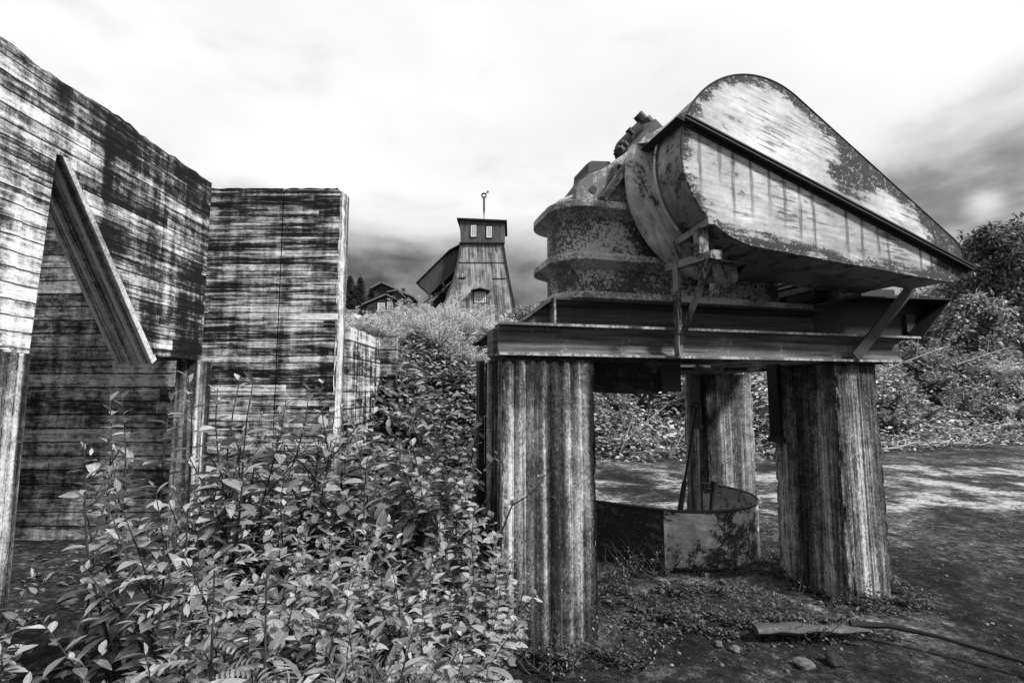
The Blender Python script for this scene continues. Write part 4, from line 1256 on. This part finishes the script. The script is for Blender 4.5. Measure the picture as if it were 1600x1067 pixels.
def build_shrubs():
    rnd = random.Random(21)
    W1 = make_shrub('willow_shrub', 'x', 'shrub', T_WILLOW, M['leafA'], 1, 8, 1.42, 0.40, 0.125, 0.034)
    W2 = make_shrub('willow_shrub', 'x', 'shrub', T_WILLOW, M['leafA'], 2, 7, 1.42, 0.30, 0.112, 0.033)
    R1 = make_shrub('aspen_shrub', 'x', 'shrub', T_ROUND, M['leafB'], 3, 9, 1.42, 0.42, 0.092, 0.029)
    R2 = make_shrub('aspen_shrub', 'x', 'shrub', T_ROUND, M['leafB'], 4, 7, 1.42, 0.34, 0.086, 0.029)
    L1 = make_shrub('willow_shrub', 'x', 'shrub', T_NARROW, M['leafC'], 5, 10, 1.3, 0.34, 0.135, 0.03, 0.95)
    LOW = make_shrub('willow_shrub', 'x', 'shrub', T_WILLOW, M['leafA'], 6, 11, 0.8, 0.5, 0.15, 0.038)
    # photo column, depth, height of the tallest shoots, kind, label
    spots = [
        (345, 2.9, 1.82, W2, 'tallest thin leafy shrub reaching above the corner post'),
        (228, 2.7, 1.72, W2, 'tall thin shrub in front of the recess below the sloping brace'),
        (300, 2.45, 1.34, W1, 'broad-leaved shrub below the tall shoots in front of the corner post'),
        (410, 3.0, 1.70, R1, 'round-leaved shrub in front of the end wall joint'),
        (470, 3.2, 1.68, R2, 'round-leaved shrub against the right half of the end wall'),
        (545, 3.4, 1.62, W2, 'shrub standing in front of the retaining wall foot'),
        (615, 3.5, 1.60, R1, 'round-leaved shrub at the foot of the leafy bank'),
        (690, 3.5, 1.54, W1, 'shrub between the leafy bank and the fluted pillar'),
        (735, 3.1, 1.40, R2, 'round-leaved shrub touching the left side of the fluted pillar'),
        (760, 2.75, 0.95, R1, 'low round-leaved shrub at the foot of the fluted pillar'),
        (260, 2.0, 0.88, W1, 'large-leaved shrub in the left foreground below the dark recess'),
        (150, 1.75, 0.60, LOW, 'low large-leaved shrub at the bottom left corner of the foreground'),
        (345, 1.6, 0.66, LOW, 'low broad shrub at the bottom of the picture left of centre'),
        (570, 1.75, 0.98, L1, 'narrow-leaved pale willow with upright shoots in the front middle'),
        (640, 1.9, 0.86, L1, 'narrow-leaved willow just right of the pale upright one'),
        (500, 1.55, 0.62, L1, 'low narrow-leaved willow at the bottom edge of the picture'),
        (700, 1.95, 0.70, R2, 'low round-leaved shrub in the front right of the thicket'),
        (420, 2.2, 1.05, W1, 'shrub behind the rowan leaves in the middle of the thicket'),
        (-15, 2.2, 0.90, W1, 'shrub leaning in from the left edge of the picture'),
        (745, 1.95, 0.50, LOW, 'very low shrub at the bottom just left of the fluted pillar'),
    ]
    used = set()
    for px, Y, h, kind, lab in spots:
        x = (px - 800) / 800 * Y
        base = 0.8 if kind is LOW else 1.3
        sc = h / base
        rz = rnd.uniform(0, 6.28)
        if kind in (W1, W2, R1, R2, L1) and kind not in used:
            used.add(kind); r = kind; r.location = (x, Y, H(x, Y)); r.rotation_euler = (0, 0, rz); r.scale = (max(sc, 0.8),) * 2 + (sc,); r['label'] = lab; r['group'] = 'shrubs of the foreground thicket'
        elif kind is LOW and kind not in used:
            used.add(kind); r = kind; r.location = (x, Y, H(x, Y)); r.rotation_euler = (0, 0, rz); r.scale = (1, 1, sc); r['label'] = lab; r['group'] = 'shrubs of the foreground thicket'
        else:
            dup(kind, (x, Y, H(x, Y)), rz, (max(sc, 0.8), max(sc, 0.8), sc), lab, 'shrubs of the foreground thicket')
    # filling of the thicket
    fill = []
    for Y0, xs, ht in ((1.7, (430, 610), 0.55), (2.15, (330, 480, 545, 600, 660, 720), 0.80), (2.5, (380, 450, 520, 585, 650, 715), 0.98), (2.95, (300, 465, 520, 580, 650, 710), 1.15), (3.35, (380, 430, 500, 580, 650, 720), 1.22), (3.9, (500, 560, 620, 680, 730), 1.25)):
        for px in xs: fill.append((px + rnd.uniform(-18, 18), Y0 + rnd.uniform(-0.15, 0.15), ht * rnd.uniform(0.70, 0.98)))
    kinds = [W1, R1, R2, W2, R1, LOW]
    for i, (px, Y, h) in enumerate(fill):
        k = kinds[i % 6]; sc = h / (0.8 if k is LOW else 1.3); x = (px - 800) / 800 * Y
        nm = 'broad-leaved' if k in (W1, W2, LOW) else 'round-leaved'
        zone = 'front' if Y < 2.3 else 'middle' if Y < 3.1 else 'back'
        dup(k, (x, Y, H(x, Y)), rnd.uniform(0, 6.28), (max(sc, 0.85), max(sc, 0.85), sc), '%s shrub in the dense %s of the foreground thicket' % (nm, zone), '%s shrubs massed in the %s of the thicket' % (nm, zone))
    for (px, Y, lab) in ((345, 1.9, 'rowan sapling with feather leaves in the left of the thicket'), (425, 1.75, 'rowan sapling with feather leaves in the middle of the thicket'), (300, 2.3, 'rowan sapling with feather leaves below the corner post')):
        x = (px - 800) / 800 * Y
        r = make_rowan(lab, int(px), (x, Y, 0.02 if Y < 2 else 0.15)); r.scale = (1.05, 1.05, 1.1)
    # one long shoot across the pillar face
    t = thing('leafy_shoot', 'single leafy shoot reaching across the face of the fluted pillar', 'shoot', (-0.12, 3.05, 0.95))
    m = MB(); pts = [Vector((0.05, 0, -0.5)), Vector((0.06, -0.02, -0.15)), Vector((0.12, -0.03, 0.0)), Vector((0.2, -0.04, 0.05)), Vector((0.28, -0.05, 0.12)), Vector((0.30, -0.05, 0.16))]
    m.tube(pts, [0.007, 0.006, 0.005, 0.004, 0.003, 0.002], 6); m.build('stem', M['twigbark'], t)
    P = [pts[5]] * 5 + [pts[4]] * 2 + [pts[3]] * 2 + [pts[2]] * 4
    D = [(rnd.uniform(-1, 1), rnd.uniform(-1, 0.2), rnd.uniform(0, 1)) for _ in P]; N = [(0, -0.5, 1)] * len(P)
    leaf_mesh('foliage', T_ROUND, P, D, N, [rnd.uniform(0.03, 0.06) for _ in P], M['leafB'], t)
    # weeds at the foot of the tub
    pos = []; dr = []; nr = []; sz = []
    for _ in range(5200):       # low growth and dead leaves under the thicket
        x = rnd.uniform(-2.6, -0.1); y = rnd.uniform(1.2, 5.4)
        if x < -2.1 + 0.15 * y and rnd.random() < 0.7: continue
        pos.append((x, y, H(x, y) + rnd.random() ** 2 * 0.35)); w = rnd.uniform(0, 6.28)
        dr.append((math.cos(w), math.sin(w), rnd.uniform(-0.2, 0.7))); nr.append((rnd.uniform(-0.5, 0.5), rnd.uniform(-0.5, 0.5), 1)); sz.append(rnd.uniform(0.05, 0.11))
    tag(leaf_mesh('undergrowth', T_WILLOW, pos, dr, nr, sz, M['leafbank']), 'low leafy undergrowth covering the ground beneath the shrubs', 'undergrowth', kind='stuff')
    wd = make_shrub('small_weed', 'small leafy weed growing at the foot of the steel tub', 'weed', T_TINY, M['leafbank'], 9, 5, 0.17, 0.13, 0.035, 0.03, loc=(1.28, 4.6, 0), start=0.1)
    for i in range(5):
        x, y = rnd.uniform(0.65, 2.6), rnd.uniform(3.35, 4.7)
        dup(wd, (x, y, 0), rnd.uniform(0, 6), rnd.uniform(0.4, 0.9), 'tiny weed sprouting from the dark moss between the front pillars', 'tiny weeds in the moss')
    for (x, y, lab) in ((0.92, 4.3, 'small leafy weed beside the fluted pillar right side'), (1.05, 4.62, 'small leafy weed under the flat dark side of the tub'), (0.72, 3.2, 'small leafy weed in front of the fluted pillar base'), (0.15, 3.05, 'leafy weed at the left front corner of the fluted pillar')):
        dup(wd, (x, y, 0), rnd.uniform(0, 6), rnd.uniform(0.7, 1.1), lab)


build_shrubs()


# ------------------------------------------------------------------ bank, terrace and far trees
def scatter_bank():
    rnd = np.random.default_rng(5)
    def cover(name, n, xr, sr, size, tmpl, mat, hmax, label, dens=None):
        x = rnd.uniform(*xr, n); s = rnd.uniform(*sr, n)
        y = np.interp(x, [p[0] for p in FOOT], [p[1] for p in FOOT]) + s / 0.8
        k = (np.sin(x * 2.3 + np.sin(y * 2.1)) * np.sin(y * 2.7 + 0.5) + 1) / 2
        keep = rnd.random(n) < 0.45 + 0.55 * k
        keep &= ~((x < -1.88) & (y < 7.75))
        keep &= ~((np.abs(x - 0.2) < 0.9) & (y < 3.9))
        x, y, k = x[keep], y[keep], k[keep]; m = len(x)
        z = terr(x, y) + rnd.random(m) ** 1.5 * hmax * (0.35 + 0.9 * k)
        w = rnd.uniform(0, 6.28, m)
        d = np.stack([np.cos(w), np.sin(w) - 0.3, rnd.uniform(-0.5, 0.6, m)], -1)
        nr = np.stack([rnd.normal(0, 0.45, m), rnd.normal(-0.35, 0.45, m), np.ones(m)], -1)
        sz = rnd.uniform(size[0], size[1], m) * (0.6 + 0.5 * k)
        o = leaf_mesh(name, tmpl, np.stack([x, y, z], -1), d, nr, sz, mat)
        tag(o, label, 'ground cover', kind='stuff')
    cover('bank_cover', 22000, (-2.0, 2.6), (0.0, 4.6), (0.07, 0.19), T_WILLOW, M['leafbank'], 0.38, 'broad-leaved weeds covering the bank between the walls and the crusher')
    cover('bank_cover', 44000, (2.0, 25), (-0.7, 6.0), (0.09, 0.26), T_TINY, M['leafmid'], 0.75, 'tangled weeds covering the bank behind and right of the pillars')
    cover('terrace_cover', 16000, (-22, 10), (4.2, 40), (0.12, 0.34), T_TINY, M['leafmid'], 0.5, 'rough growth on the rising ground below the mine tower')
    cover('terrace_cover', 9000, (10, 50), (5, 28), (0.15, 0.4), T_TINY, M['leafmid'], 0.6, 'rough growth on the rising ground in front of the right-hand trees')


scatter_bank()


def make_bush(name, label, mat, seed, n=1500, w=0.7, h=0.8, leaf=0.07, tmpl=T_TINY, cat='bush', shoots=16):
    rnd = random.Random(seed)
    t = thing(name, label, cat, (0, 0, -60))
    m = MB(); P = []; D = []; N = []; S = []
    for s in range(shoots):
        a = rnd.uniform(0, 6.28); o = w * math.sqrt(rnd.random()); hh = h * rnd.uniform(0.55, 1.0) * (1.05 - 0.35 * o / w)
        e = Vector((math.cos(a) * o, math.sin(a) * o, hh))
        pts = [Vector((e.x * q ** 1.3 * 0.98, e.y * q ** 1.3, e.z * q)) for q in np.linspace(0, 1, 6)]
        m.tube(pts, [0.012 * h * (1 - 0.8 * q) for q in np.linspace(0, 1, 6)], 4)
        for k in range(n // shoots):
            q = 0.2 + 0.8 * rnd.random() ** 0.8; i = min(int(q * 5), 4); p = pts[i].lerp(pts[i + 1], q * 5 - i)
            r = 0.17 * h * (1.15 - q)
            w2 = rnd.uniform(0, 6.28); out = Vector((math.cos(w2), math.sin(w2), rnd.uniform(-0.3, 0.8)))
            P.append(p + out * (r * rnd.random())); D.append(out + Vector((0, 0, 0.4))); N.append((rnd.uniform(-0.6, 0.6), rnd.uniform(-0.6, 0.6), 1)); S.append(leaf * rnd.uniform(0.6, 1.2))
    m.build('stem', M['stem'], t)
    leaf_mesh('foliage', tmpl, P, D, N, S, mat, t)
    return t


def build_bushes():
    rnd = random.Random(31)
    A = make_bush('terrace_bush', 'x', M['leafbright'], 1, 1900, 0.75, 0.85, 0.065)
    B = make_bush('terrace_bush', 'x', M['leafbright'], 2, 1500, 0.6, 1.05, 0.06, T_NARROW)
    C = make_bush('bank_bush', 'x', M['leafmid'], 3, 2200, 0.9, 0.9, 0.075)
    D = make_bush('bank_plant', 'x', M['leafbank'], 4, 160, 0.3, 0.45, 0.17, T_WILLOW, 'plant', 7)
    first = set()

    def put(k, x, y, s, lab, grp, dz=0.0):
        z = H(x, y) - 0.04 + dz
        if k not in first:
            first.add(k); k.location = (x, y, z); k.rotation_euler = (0, 0, rnd.uniform(0, 6)); k.scale = (s, s, s); k['label'] = lab; k['group'] = grp
        else:
            dup(k, (x, y, z), rnd.uniform(0, 6), s, lab, grp)
    # pale bushes along the top of the bank, beneath the tower
    for px in range(540, 800, 13):
        for Y in (9.6, 11.5, 14.0):
            q = px + rnd.uniform(-8, 8); x = (q - 800) / 800 * Y
            put(rnd.choice((A, B)), x, Y + rnd.uniform(-0.5, 0.5), rnd.uniform(0.6, 0.95) * Y / 11, 'pale bush in the dense row along the top of the bank', 'pale bushes along the top of the bank')
    for px, Y, s, lab in ((695, 17, 1.75, 'tall pale bush in front of the tower left side'), (735, 17.5, 1.55, 'tall pale bush below the lower tower window'), (778, 17, 1.7, 'tall pale bush in front of the tower right side'), (722, 15, 1.5, 'rounded pale bush just below the tower centre'), (835, 20, 1.5, 'pale bush between the tower and the crusher beam')):
        put(A, (px - 800) / 800 * Y, Y, s, lab, 'tall pale bushes before the tower')
    # plants on the near bank
    for i in range(60):
        x = rnd.uniform(-1.5, 2.2); y = float(np.interp(x, [p[0] for p in FOOT], [p[1] for p in FOOT])) + rnd.uniform(0.2, 4.6)
        if x > -0.3 and y < 4.5 or (x < -1.75 and y < 7.8): continue
        put(D, x, y, rnd.uniform(0.6, 1.2), 'broad-leaved plant on the bank between wall and crusher', 'broad-leaved plants on the bank')
    # right bank: bushes over its face and top
    for i in range(120):
        x = rnd.uniform(2.5, 26); y = float(np.interp(x, [p[0] for p in FOOT], [p[1] for p in FOOT])) + rnd.uniform(0.6, 6.5)
        put(C if i % 4 else A, x, y, rnd.uniform(0.6, 1.25), 'leafy bush on the bank behind and right of the pillars', 'bushes on the right bank')
    for px, Y, s, lab in ((1500, 18.5, 1.9, 'large dark rounded bush right of the frame end'), (1450, 21, 2.0, 'large bush behind the end of the steel frame'), (1580, 21, 2.2, 'large bush below the right-hand trees'), (1240, 20, 2.2, 'bush seen through the gap under the belt guard'), (1200, 21, 2.3, 'bush seen beside the bearing pedestal'), (1330, 22, 2.2, 'bush seen through the gap above the end channel')):
        put(C, (px - 800) / 800 * Y, Y, s, lab, 'large bushes on top of the right bank')


build_bushes()


def make_tree(label, seed, loc, h, r, mat, n=5200, leaf=0.22, trunk_r=0.16, low=0.25, cat='tree', group='trees on the right'):
    rnd = random.Random(seed)
    t = thing('leafy_tree', label, cat, loc, 0, group)
    m = MB(); P = []; D = []; N = []; S = []
    pts = [Vector((0.15 * math.sin(q * 4 + seed), 0.1 * math.cos(q * 3), h * 0.92 * q)) for q in np.linspace(0, 1, 8)]
    m.tube(pts, [trunk_r * (1 - 0.88 * q) for q in np.linspace(0, 1, 8)], 8)
    cl = []
    for b in range(34):
        q = low + (0.97 - low) * (b + rnd.random()) / 34; p = pts[0].lerp(pts[-1], q); a = b * 2.4 + rnd.uniform(-0.5, 0.5)
        k = (q - low) / (1 - low); L = r * (math.sin(math.pi * min(1, 0.18 + 0.82 * k)) ** 0.6 * rnd.uniform(0.55, 1.1) + 0.1)
        e = p + Vector((math.cos(a) * L, math.sin(a) * L, 0.35 * L))
        m.tube([p, p.lerp(e, 0.5) + Vector((0, 0, 0.04 * L)), e], [trunk_r * 0.32 * (1 - q * 0.6), trunk_r * 0.18, trunk_r * 0.05], 5)
        for s in (0.45, 0.75, 1.0):
            cl.append((p.lerp(e, s), 0.34 * r * rnd.uniform(0.5, 1.0)))
    cl.append((pts[-1], 0.3 * r))
    for c, cr in cl:
        for _ in range(n // len(cl)):
            d = Vector((rnd.gauss(0, 1), rnd.gauss(0, 1), rnd.gauss(0, 1) * 0.6)); d.normalize()
            P.append(c + d * cr * rnd.random() ** 0.45); D.append(d + Vector((rnd.uniform(-.5, .5), rnd.uniform(-.5, .5), -0.2))); N.append((rnd.uniform(-0.7, 0.7), rnd.uniform(-0.7, 0.7), 1)); S.append(leaf * rnd.uniform(0.6, 1.2))
    m.build('trunk', M['trunk'], t)
    leaf_mesh('crown', T_TINY, P, D, N, S, mat, t)
    return t


def make_spruce(label, seed, loc, h, r, group=None):
    rnd = random.Random(seed)
    t = thing('spruce_tree', label, 'tree', loc, 0, group)
    m = MB(); m.tube([(0, 0, 0), (0, 0, h * 0.98)], [0.02 * h, 0.02], 7); P = []; D = []; N = []; S = []
    z = 0.12 * h
    while z < h * 0.99:
        k = z / h; R = r * (1 - k) ** 0.85 + 0.12
        nb = 7
        a0 = rnd.uniform(0, 6.28)
        for b in range(nb):
            a = a0 + 6.28 * b / nb + rnd.uniform(-0.3, 0.3); L = R * rnd.uniform(0.65, 1.12)
            for q in np.linspace(0.12, 1, 9):
                for s in (-1, 0, 1):
                    w = a + s * 0.35 * (1.15 - q)
                    P.append((math.cos(w) * L * q, math.sin(w) * L * q, z - 0.28 * L * q + 0.1 * L * q * q)); D.append((math.cos(w + s * 0.6), math.sin(w + s * 0.6), -0.35 + rnd.uniform(-0.3, 0.3))); N.append((0, 0, 1)); S.append(0.055 * h * rnd.uniform(0.6, 1.1) * (1.15 - 0.5 * k))
        z += h * 0.028 * rnd.uniform(0.8, 1.3)
    P.append((0, 0, h * 0.97)); D.append((0, 0, 1)); N.append((0, 1, 0)); S.append(0.05 * h)
    m.build('trunk', M['trunk'], t)
    leaf_mesh('crown', T_NEEDLE, P, D, N, S, M['needle'], t)
    return t


def build_trees():
    for i, (px, Y, ytop, r, lab) in enumerate(((1568, 25, 343, 1.75, 'tall dark tree with a bare trunk at the right edge'), (1625, 26, 335, 2.6, 'tree cut off by the right edge of the picture'),
                                               (1512, 29, 420, 1.6, 'lower tree just right of the belt guard tip'), (1543, 33, 362, 1.9, 'tree behind the tall dark one on the right'), (1470, 32, 447, 1.7, 'small tree behind the end of the steel frame'),
                                               (1592, 29, 425, 1.9, 'bushy tree filling the gap beside the tall dark tree'), (1430, 35, 455, 1.8, 'bushy tree partly hidden by the guard tip'), (1530, 24, 462, 1.4, 'low bushy tree in front of the trunk of the tall one'))):
        x = (px - 800) / 800 * Y; z = H(x, Y); top = rp(px, ytop, Y).z
        make_tree(lab, 40 + i, (x, Y, z), top - z, r, M['leafdark'] if i in (0, 1, 3) else M['leafmid'], 7000, 0.26, 0.15, 0.06 if i else 0.3)
    for i, (px, Y, ytop, lab) in enumerate(((1215, 34, 425, 'pale tree seen through the gap under the belt guard'), (1265, 36, 432, 'pale tree seen right of the gap under the guard'), (1175, 36, 440, 'pale tree behind the bearing pedestal'), (828, 40, 482, 'small tree on the skyline between tower and crusher'), (850, 42, 476, 'small tree on the skyline next to the crusher beam'))):
        x = (px - 800) / 800 * Y; z = H(x, Y); top = rp(px, ytop, Y).z
        make_tree(lab, 60 + i, (x, Y, z), max(2.0, top - z), 1.6, M['leafmid'], 3600, 0.22, 0.12, 0.2, group='pale trees on the skyline')
    for i, (px, Y, ytop, r, lab) in enumerate(((543, 84, 430, 2.6, 'spruce tree just right of the end wall'), (559, 88, 431, 2.2, 'pointed spruce tree left of the log house'), (578, 95, 445, 2.0, 'small spruce tree behind the log house gable'), (533, 92, 440, 3.0, 'spruce tree half hidden by the end wall'), (551, 98, 446, 2.6, 'spruce tree between the two taller spruces'))):
        x = (px - 800) / 800 * Y; z = H(x, Y); top = rp(px, ytop, Y).z
        make_spruce(lab, 70 + i, (x, Y, z), max(4, top - z), r * 1.35, 'spruces left of the house')


build_trees()


# ------------------------------------------------------------------ mine tower and log house on the hill
def lattice_window(parent, x0, x1, z0, z1, y, nx, nz, fr=0.09, bar=0.05, arch=False):
    f = MB()
    f.box(x0, x1, y - 0.06, y, z0, z0 + fr); f.box(x0, x1, y - 0.06, y, z1 - fr, z1); f.box(x0, x0 + fr, y - 0.06, y, z0 + fr, z1 - fr); f.box(x1 - fr, x1, y - 0.06, y, z0 + fr, z1 - fr)
    w = f.build('window', M['white'], parent)
    g = MB()
    for i in range(1, nx): c = x0 + (x1 - x0) * i / nx; g.box(c - bar / 2, c + bar / 2, y - 0.05, y - 0.005, z0 + fr, z1 - fr)
    for i in range(1, nz): c = z0 + (z1 - z0) * i / nz; g.box(x0 + fr, x1 - fr, y - 0.047, y - 0.006, c - bar / 2, c + bar / 2)
    g.build('glazing_bars', M['white'], w)
    p = MB(); p.box(x0 + fr, x1 - fr, y - 0.003, y + 0.02, z0 + fr, z1 - fr); p.build('pane', M['glass'], w)
    d = MB(); e = 0.1
    d.box(x0 - e, x1 + e, y - 0.04, y - 0.001, z1, z1 + e); d.box(x0 - e, x1 + e, y - 0.04, y - 0.001, z0 - e, z0); d.box(x0 - e, x0, y - 0.04, y - 0.001, z0, z1); d.box(x1, x1 + e, y - 0.04, y - 0.001, z0, z1)
    d.build('casing', M['black'], w)
    return w


def build_tower():
    Y0 = 60.0; bz = H(-3.6, Y0) - 0.5
    t = thing('mine_headframe_tower', 'tall tapering boarded mine tower with a wider top storey and a mast', 'mine tower', (-3.6, Y0, 0))
    # local x is relative to -3.6; the front face is at y = 0
    prof = [(19.3, -2.52, 2.52), (17.5, -2.72, 2.78), (15.0, -3.25, 3.2), (12.2, -4.2, 3.75), (bz, -5.3, 4.35)]
    m = MB(); vs = []; n = len(prof)
    depth = [(0.0, 5.0), (-0.12, 5.2), (-0.3, 5.5), (-0.55, 6.0), (-0.9, 6.4)]
    for (z, a, b), (f, k) in zip(prof, depth): vs += [(a, f, z), (b, f, z), (b, k, z), (a, k, z)]
    fs = [(0, 1, 2, 3)] + [(4 * i + k, 4 * i + (k + 1) % 4, 4 * i + 4 + (k + 1) % 4, 4 * i + 4 + k) for i in range(n - 1) for k in range(4)]
    m.add(vs, fs); m.build('tower_body', M['tower'], t)
    for s in (0, 1):        # corner boards down the raking edges
        m = MB()
        for i in range(n - 1):
            z0, a0, b0 = prof[i]; z1, a1, b1 = prof[i + 1]
            x0, x1 = (a0, a1) if s == 0 else (b0, b1)
            m.bar((x0, depth[i][0] - 0.05, z0), (x1, depth[i + 1][0] - 0.05, z1), 0.22, 0.12, side=(0, 1, 0))
        m.build('corner_board', M['shed'] if s == 0 else M['black'], t)
    m = MB(); m.box(-2.9, 2.8, -0.22, 0.0, 16.85, 16.93); m.box(-2.7, -1.9, -0.4, -0.2, 14.95, 15.1); m.box(1.3, 2.9, -0.38, -0.2, 14.9, 14.97); m.build('weather_board', M['black'], t)
    # top storey: flares a little upward
    m = MB(); vs = [(-2.55, -0.15, 19.36), (2.55, -0.15, 19.30), (2.55, 5.1, 19.3), (-2.55, 5.1, 19.36), (-2.68, -0.2, 22.1), (2.72, -0.2, 21.85), (2.72, 5.2, 21.85), (-2.68, 5.2, 22.1)]
    m.add(vs, [(0, 3, 2, 1), (4, 5, 6, 7), (0, 1, 5, 4), (1, 2, 6, 5), (2, 3, 7, 6), (3, 0, 4, 7)]); m.build('top_storey', M['towertop'], t)
    m = MB(); m.box(-2.75, 2.75, -0.26, -0.13, 19.22, 19.38); m.build('belt_board', M['black'], t)
    m = MB(); m.add([(-3.0, -0.5, 22.12), (3.0, -0.5, 21.84), (3.0, 5.5, 21.84), (-3.0, 5.5, 22.12), (-3.0, -0.5, 22.3), (3.0, -0.5, 22.02), (3.0, 5.5, 22.02), (-3.0, 5.5, 22.3)],
                    [(0, 3, 2, 1), (4, 5, 6, 7), (0, 1, 5, 4), (1, 2, 6, 5), (2, 3, 7, 6), (3, 0, 4, 7)]); m.build('roof', M['black'], t)
    lattice_window(t, -1.32, -0.68, 20.05, 21.45, -0.19, 2, 6, 0.1, 0.07)
    lattice_window(t, 0.55, 1.18, 19.95, 21.3, -0.19, 2, 6, 0.1, 0.07)
    lattice_window(t, -0.82, 0.56, 12.05, 13.3, -0.56, 4, 3, 0.1, 0.08)
    m = MB(); m.bar((-1.2, -0.85, 13.35), (-0.13, -0.85, 13.62), 0.8, 0.08, side=(0, 0, 1)); m.bar((-0.13, -0.85, 13.62), (1.0, -0.85, 13.32), 0.8, 0.08, side=(0, 0, 1)); m.build('window_hood', M['black'], t)
    m = MB(); m.tube([(0.12, 1.5, 22.0), (0.14, 1.5, 24.0), (0.12, 1.5, 25.55)], 0.12, 8)
    ring = [(0.12 + 0.27 * math.cos(w), 1.5, 25.82 + 0.27 * math.sin(w)) for w in np.linspace(-1.57, 4.71, 20)]
    m.tube(ring, 0.10, 6); m.tube([(0.32, 1.5, 26.0), (0.68, 1.5, 26.35)], 0.06, 6); m.tube([(0.66, 1.5, 26.1), (0.68, 1.5, 26.38), (0.42, 1.5, 26.36)], 0.05, 6)
    m.build('mast', M['black'], t)
    # sloping conveyor gallery on the left
    m = MB(); m.prism([(-2.55, 19.3), (-4.0, 18.45), (-7.75, 14.65), (-6.45, 13.2), (-3.3, 16.2)], 'y', 1.0, 3.6); m.build('gallery', M['shed'], t)
    m = MB(); m.bar((-2.45, 2.3, 19.5), (-4.05, 2.3, 18.6), 3.4, 0.14, side=(0, 0, 1)); m.bar((-4.0, 2.3, 18.63), (-7.95, 2.3, 14.6), 3.4, 0.14, side=(0, 0, 1)); m.build('gallery_roof', M['black'], t)
    m = MB(); m.bar((-7.85, 2.3, 14.6), (-6.45, 2.3, 13.4), 2.7, 0.1, side=(0, 0, 1)); m.build('gallery_end', M['black'], t)
    for pa, pb in (((-6.4, 1.1, 13.3), (-6.4, 1.1, bz)), ((-6.2, 1.15, 12.6), (-4.6, 1.15, bz - 0.2)), ((-4.9, 1.15, 15.0), (-3.8, 1.15, 12.5)), ((-5.8, 1.15, 13.2), (-3.6, 1.15, 14.2))):
        m = MB(); m.bar(pa, pb, 0.28, 0.28, side=(0, 1, 0)); m.build('timber_prop', M['shed'], t)
    m = MB(); m.prism([(-6.3, bz), (-6.3, 12.6), (-3.6, 15.6), (-3.6, bz)], 'y', 2.6, 3.4); m.build('lower_boarding', M['logs'], t)
    m = MB(); m.prism([(-8.6, bz), (-8.6, 11.6), (-6.6, 13.0), (-6.6, bz)], 'y', 3.0, 5.0); m.bar((-8.9, 3.9, 11.6), (-6.5, 3.9, 13.15), 2.4, 0.1, side=(0, 0, 1)); m.build('side_shed', M['logs'], t)


build_tower()


def build_house():
    Y0 = 70.0; X0 = -17.0; bz = H(X0, Y0) - 1.0
    t = thing('log_house', 'dark log house with pale roof edges and white windows left of the tower', 'house', (X0, Y0, 0))
    m = MB(); m.prism([(-1.95, bz), (3.0, bz), (3.0, 14.5), (-1.0, 16.45), (-1.95, 15.95)], 'y', 0.0, 8.0); m.build('main_wall', M['logs'], t)
    m = MB(); m.bar((-2.5, 3.9, 15.85), (-0.95, 3.9, 16.68), 8.9, 0.2, side=(0, 0, 1)); m.bar((-1.05, 3.9, 16.68), (3.4, 3.9, 14.6), 8.9, 0.2, side=(0, 0, 1)); rf = m.build('roof', M['roofedge'], t)
    m = MB(); m.box(1.0, 1.45, 3.0, 3.5, 15.3, 16.5); m.build('chimney', M['logs'], rf)
    m = MB(); m.prism([(-2.1, bz), (1.5, bz), (1.5, 13.75), (0.45, 14.2), (-2.1, 13.1)], 'y', -3.5, -0.01); m.build('annex_wall', M['logs'], t)
    m = MB(); m.bar((-2.7, -1.9, 12.95), (0.5, -1.9, 14.35), 3.8, 0.17, side=(0, 0, 1)); m.bar((0.4, -1.9, 14.35), (1.75, -1.9, 13.75), 3.8, 0.17, side=(0, 0, 1)); m.build('annex_roof', M['roofedge'], t)
    m = MB(); m.prism([(0.1, 13.9), (2.7, 13.9), (1.85, 15.1), (1.4, 15.2)], 'y', -1.6, -0.02); m.build('dormer_wall', M['logs'], t)
    m = MB(); m.bar((0.1, -0.9, 15.05), (1.6, -0.9, 15.3), 2.0, 0.13, side=(0, 0, 1)); m.bar((1.55, -0.9, 15.3), (2.9, -0.9, 14.0), 2.0, 0.13, side=(0, 0, 1)); m.build('dormer_roof', M['roofedge'], t)
    lattice_window(t, -0.65, 0.3, 12.1, 13.2, -3.52, 2, 3, 0.12, 0.09)
    lattice_window(t, 0.6, 1.32, 12.1, 13.3, -3.52, 2, 3, 0.12, 0.09)
    lattice_window(t, 2.2, 2.7, 12.4, 13.4, -0.03, 2, 2, 0.12, 0.09)
    m = MB(); m.box(3.05, 4.9, 1.0, 5.0, bz, 12.9); m.box(2.98, 5.2, 0.6, 5.4, 12.91, 13.05); m.build('lean_to', M['logs'], t)


build_house()
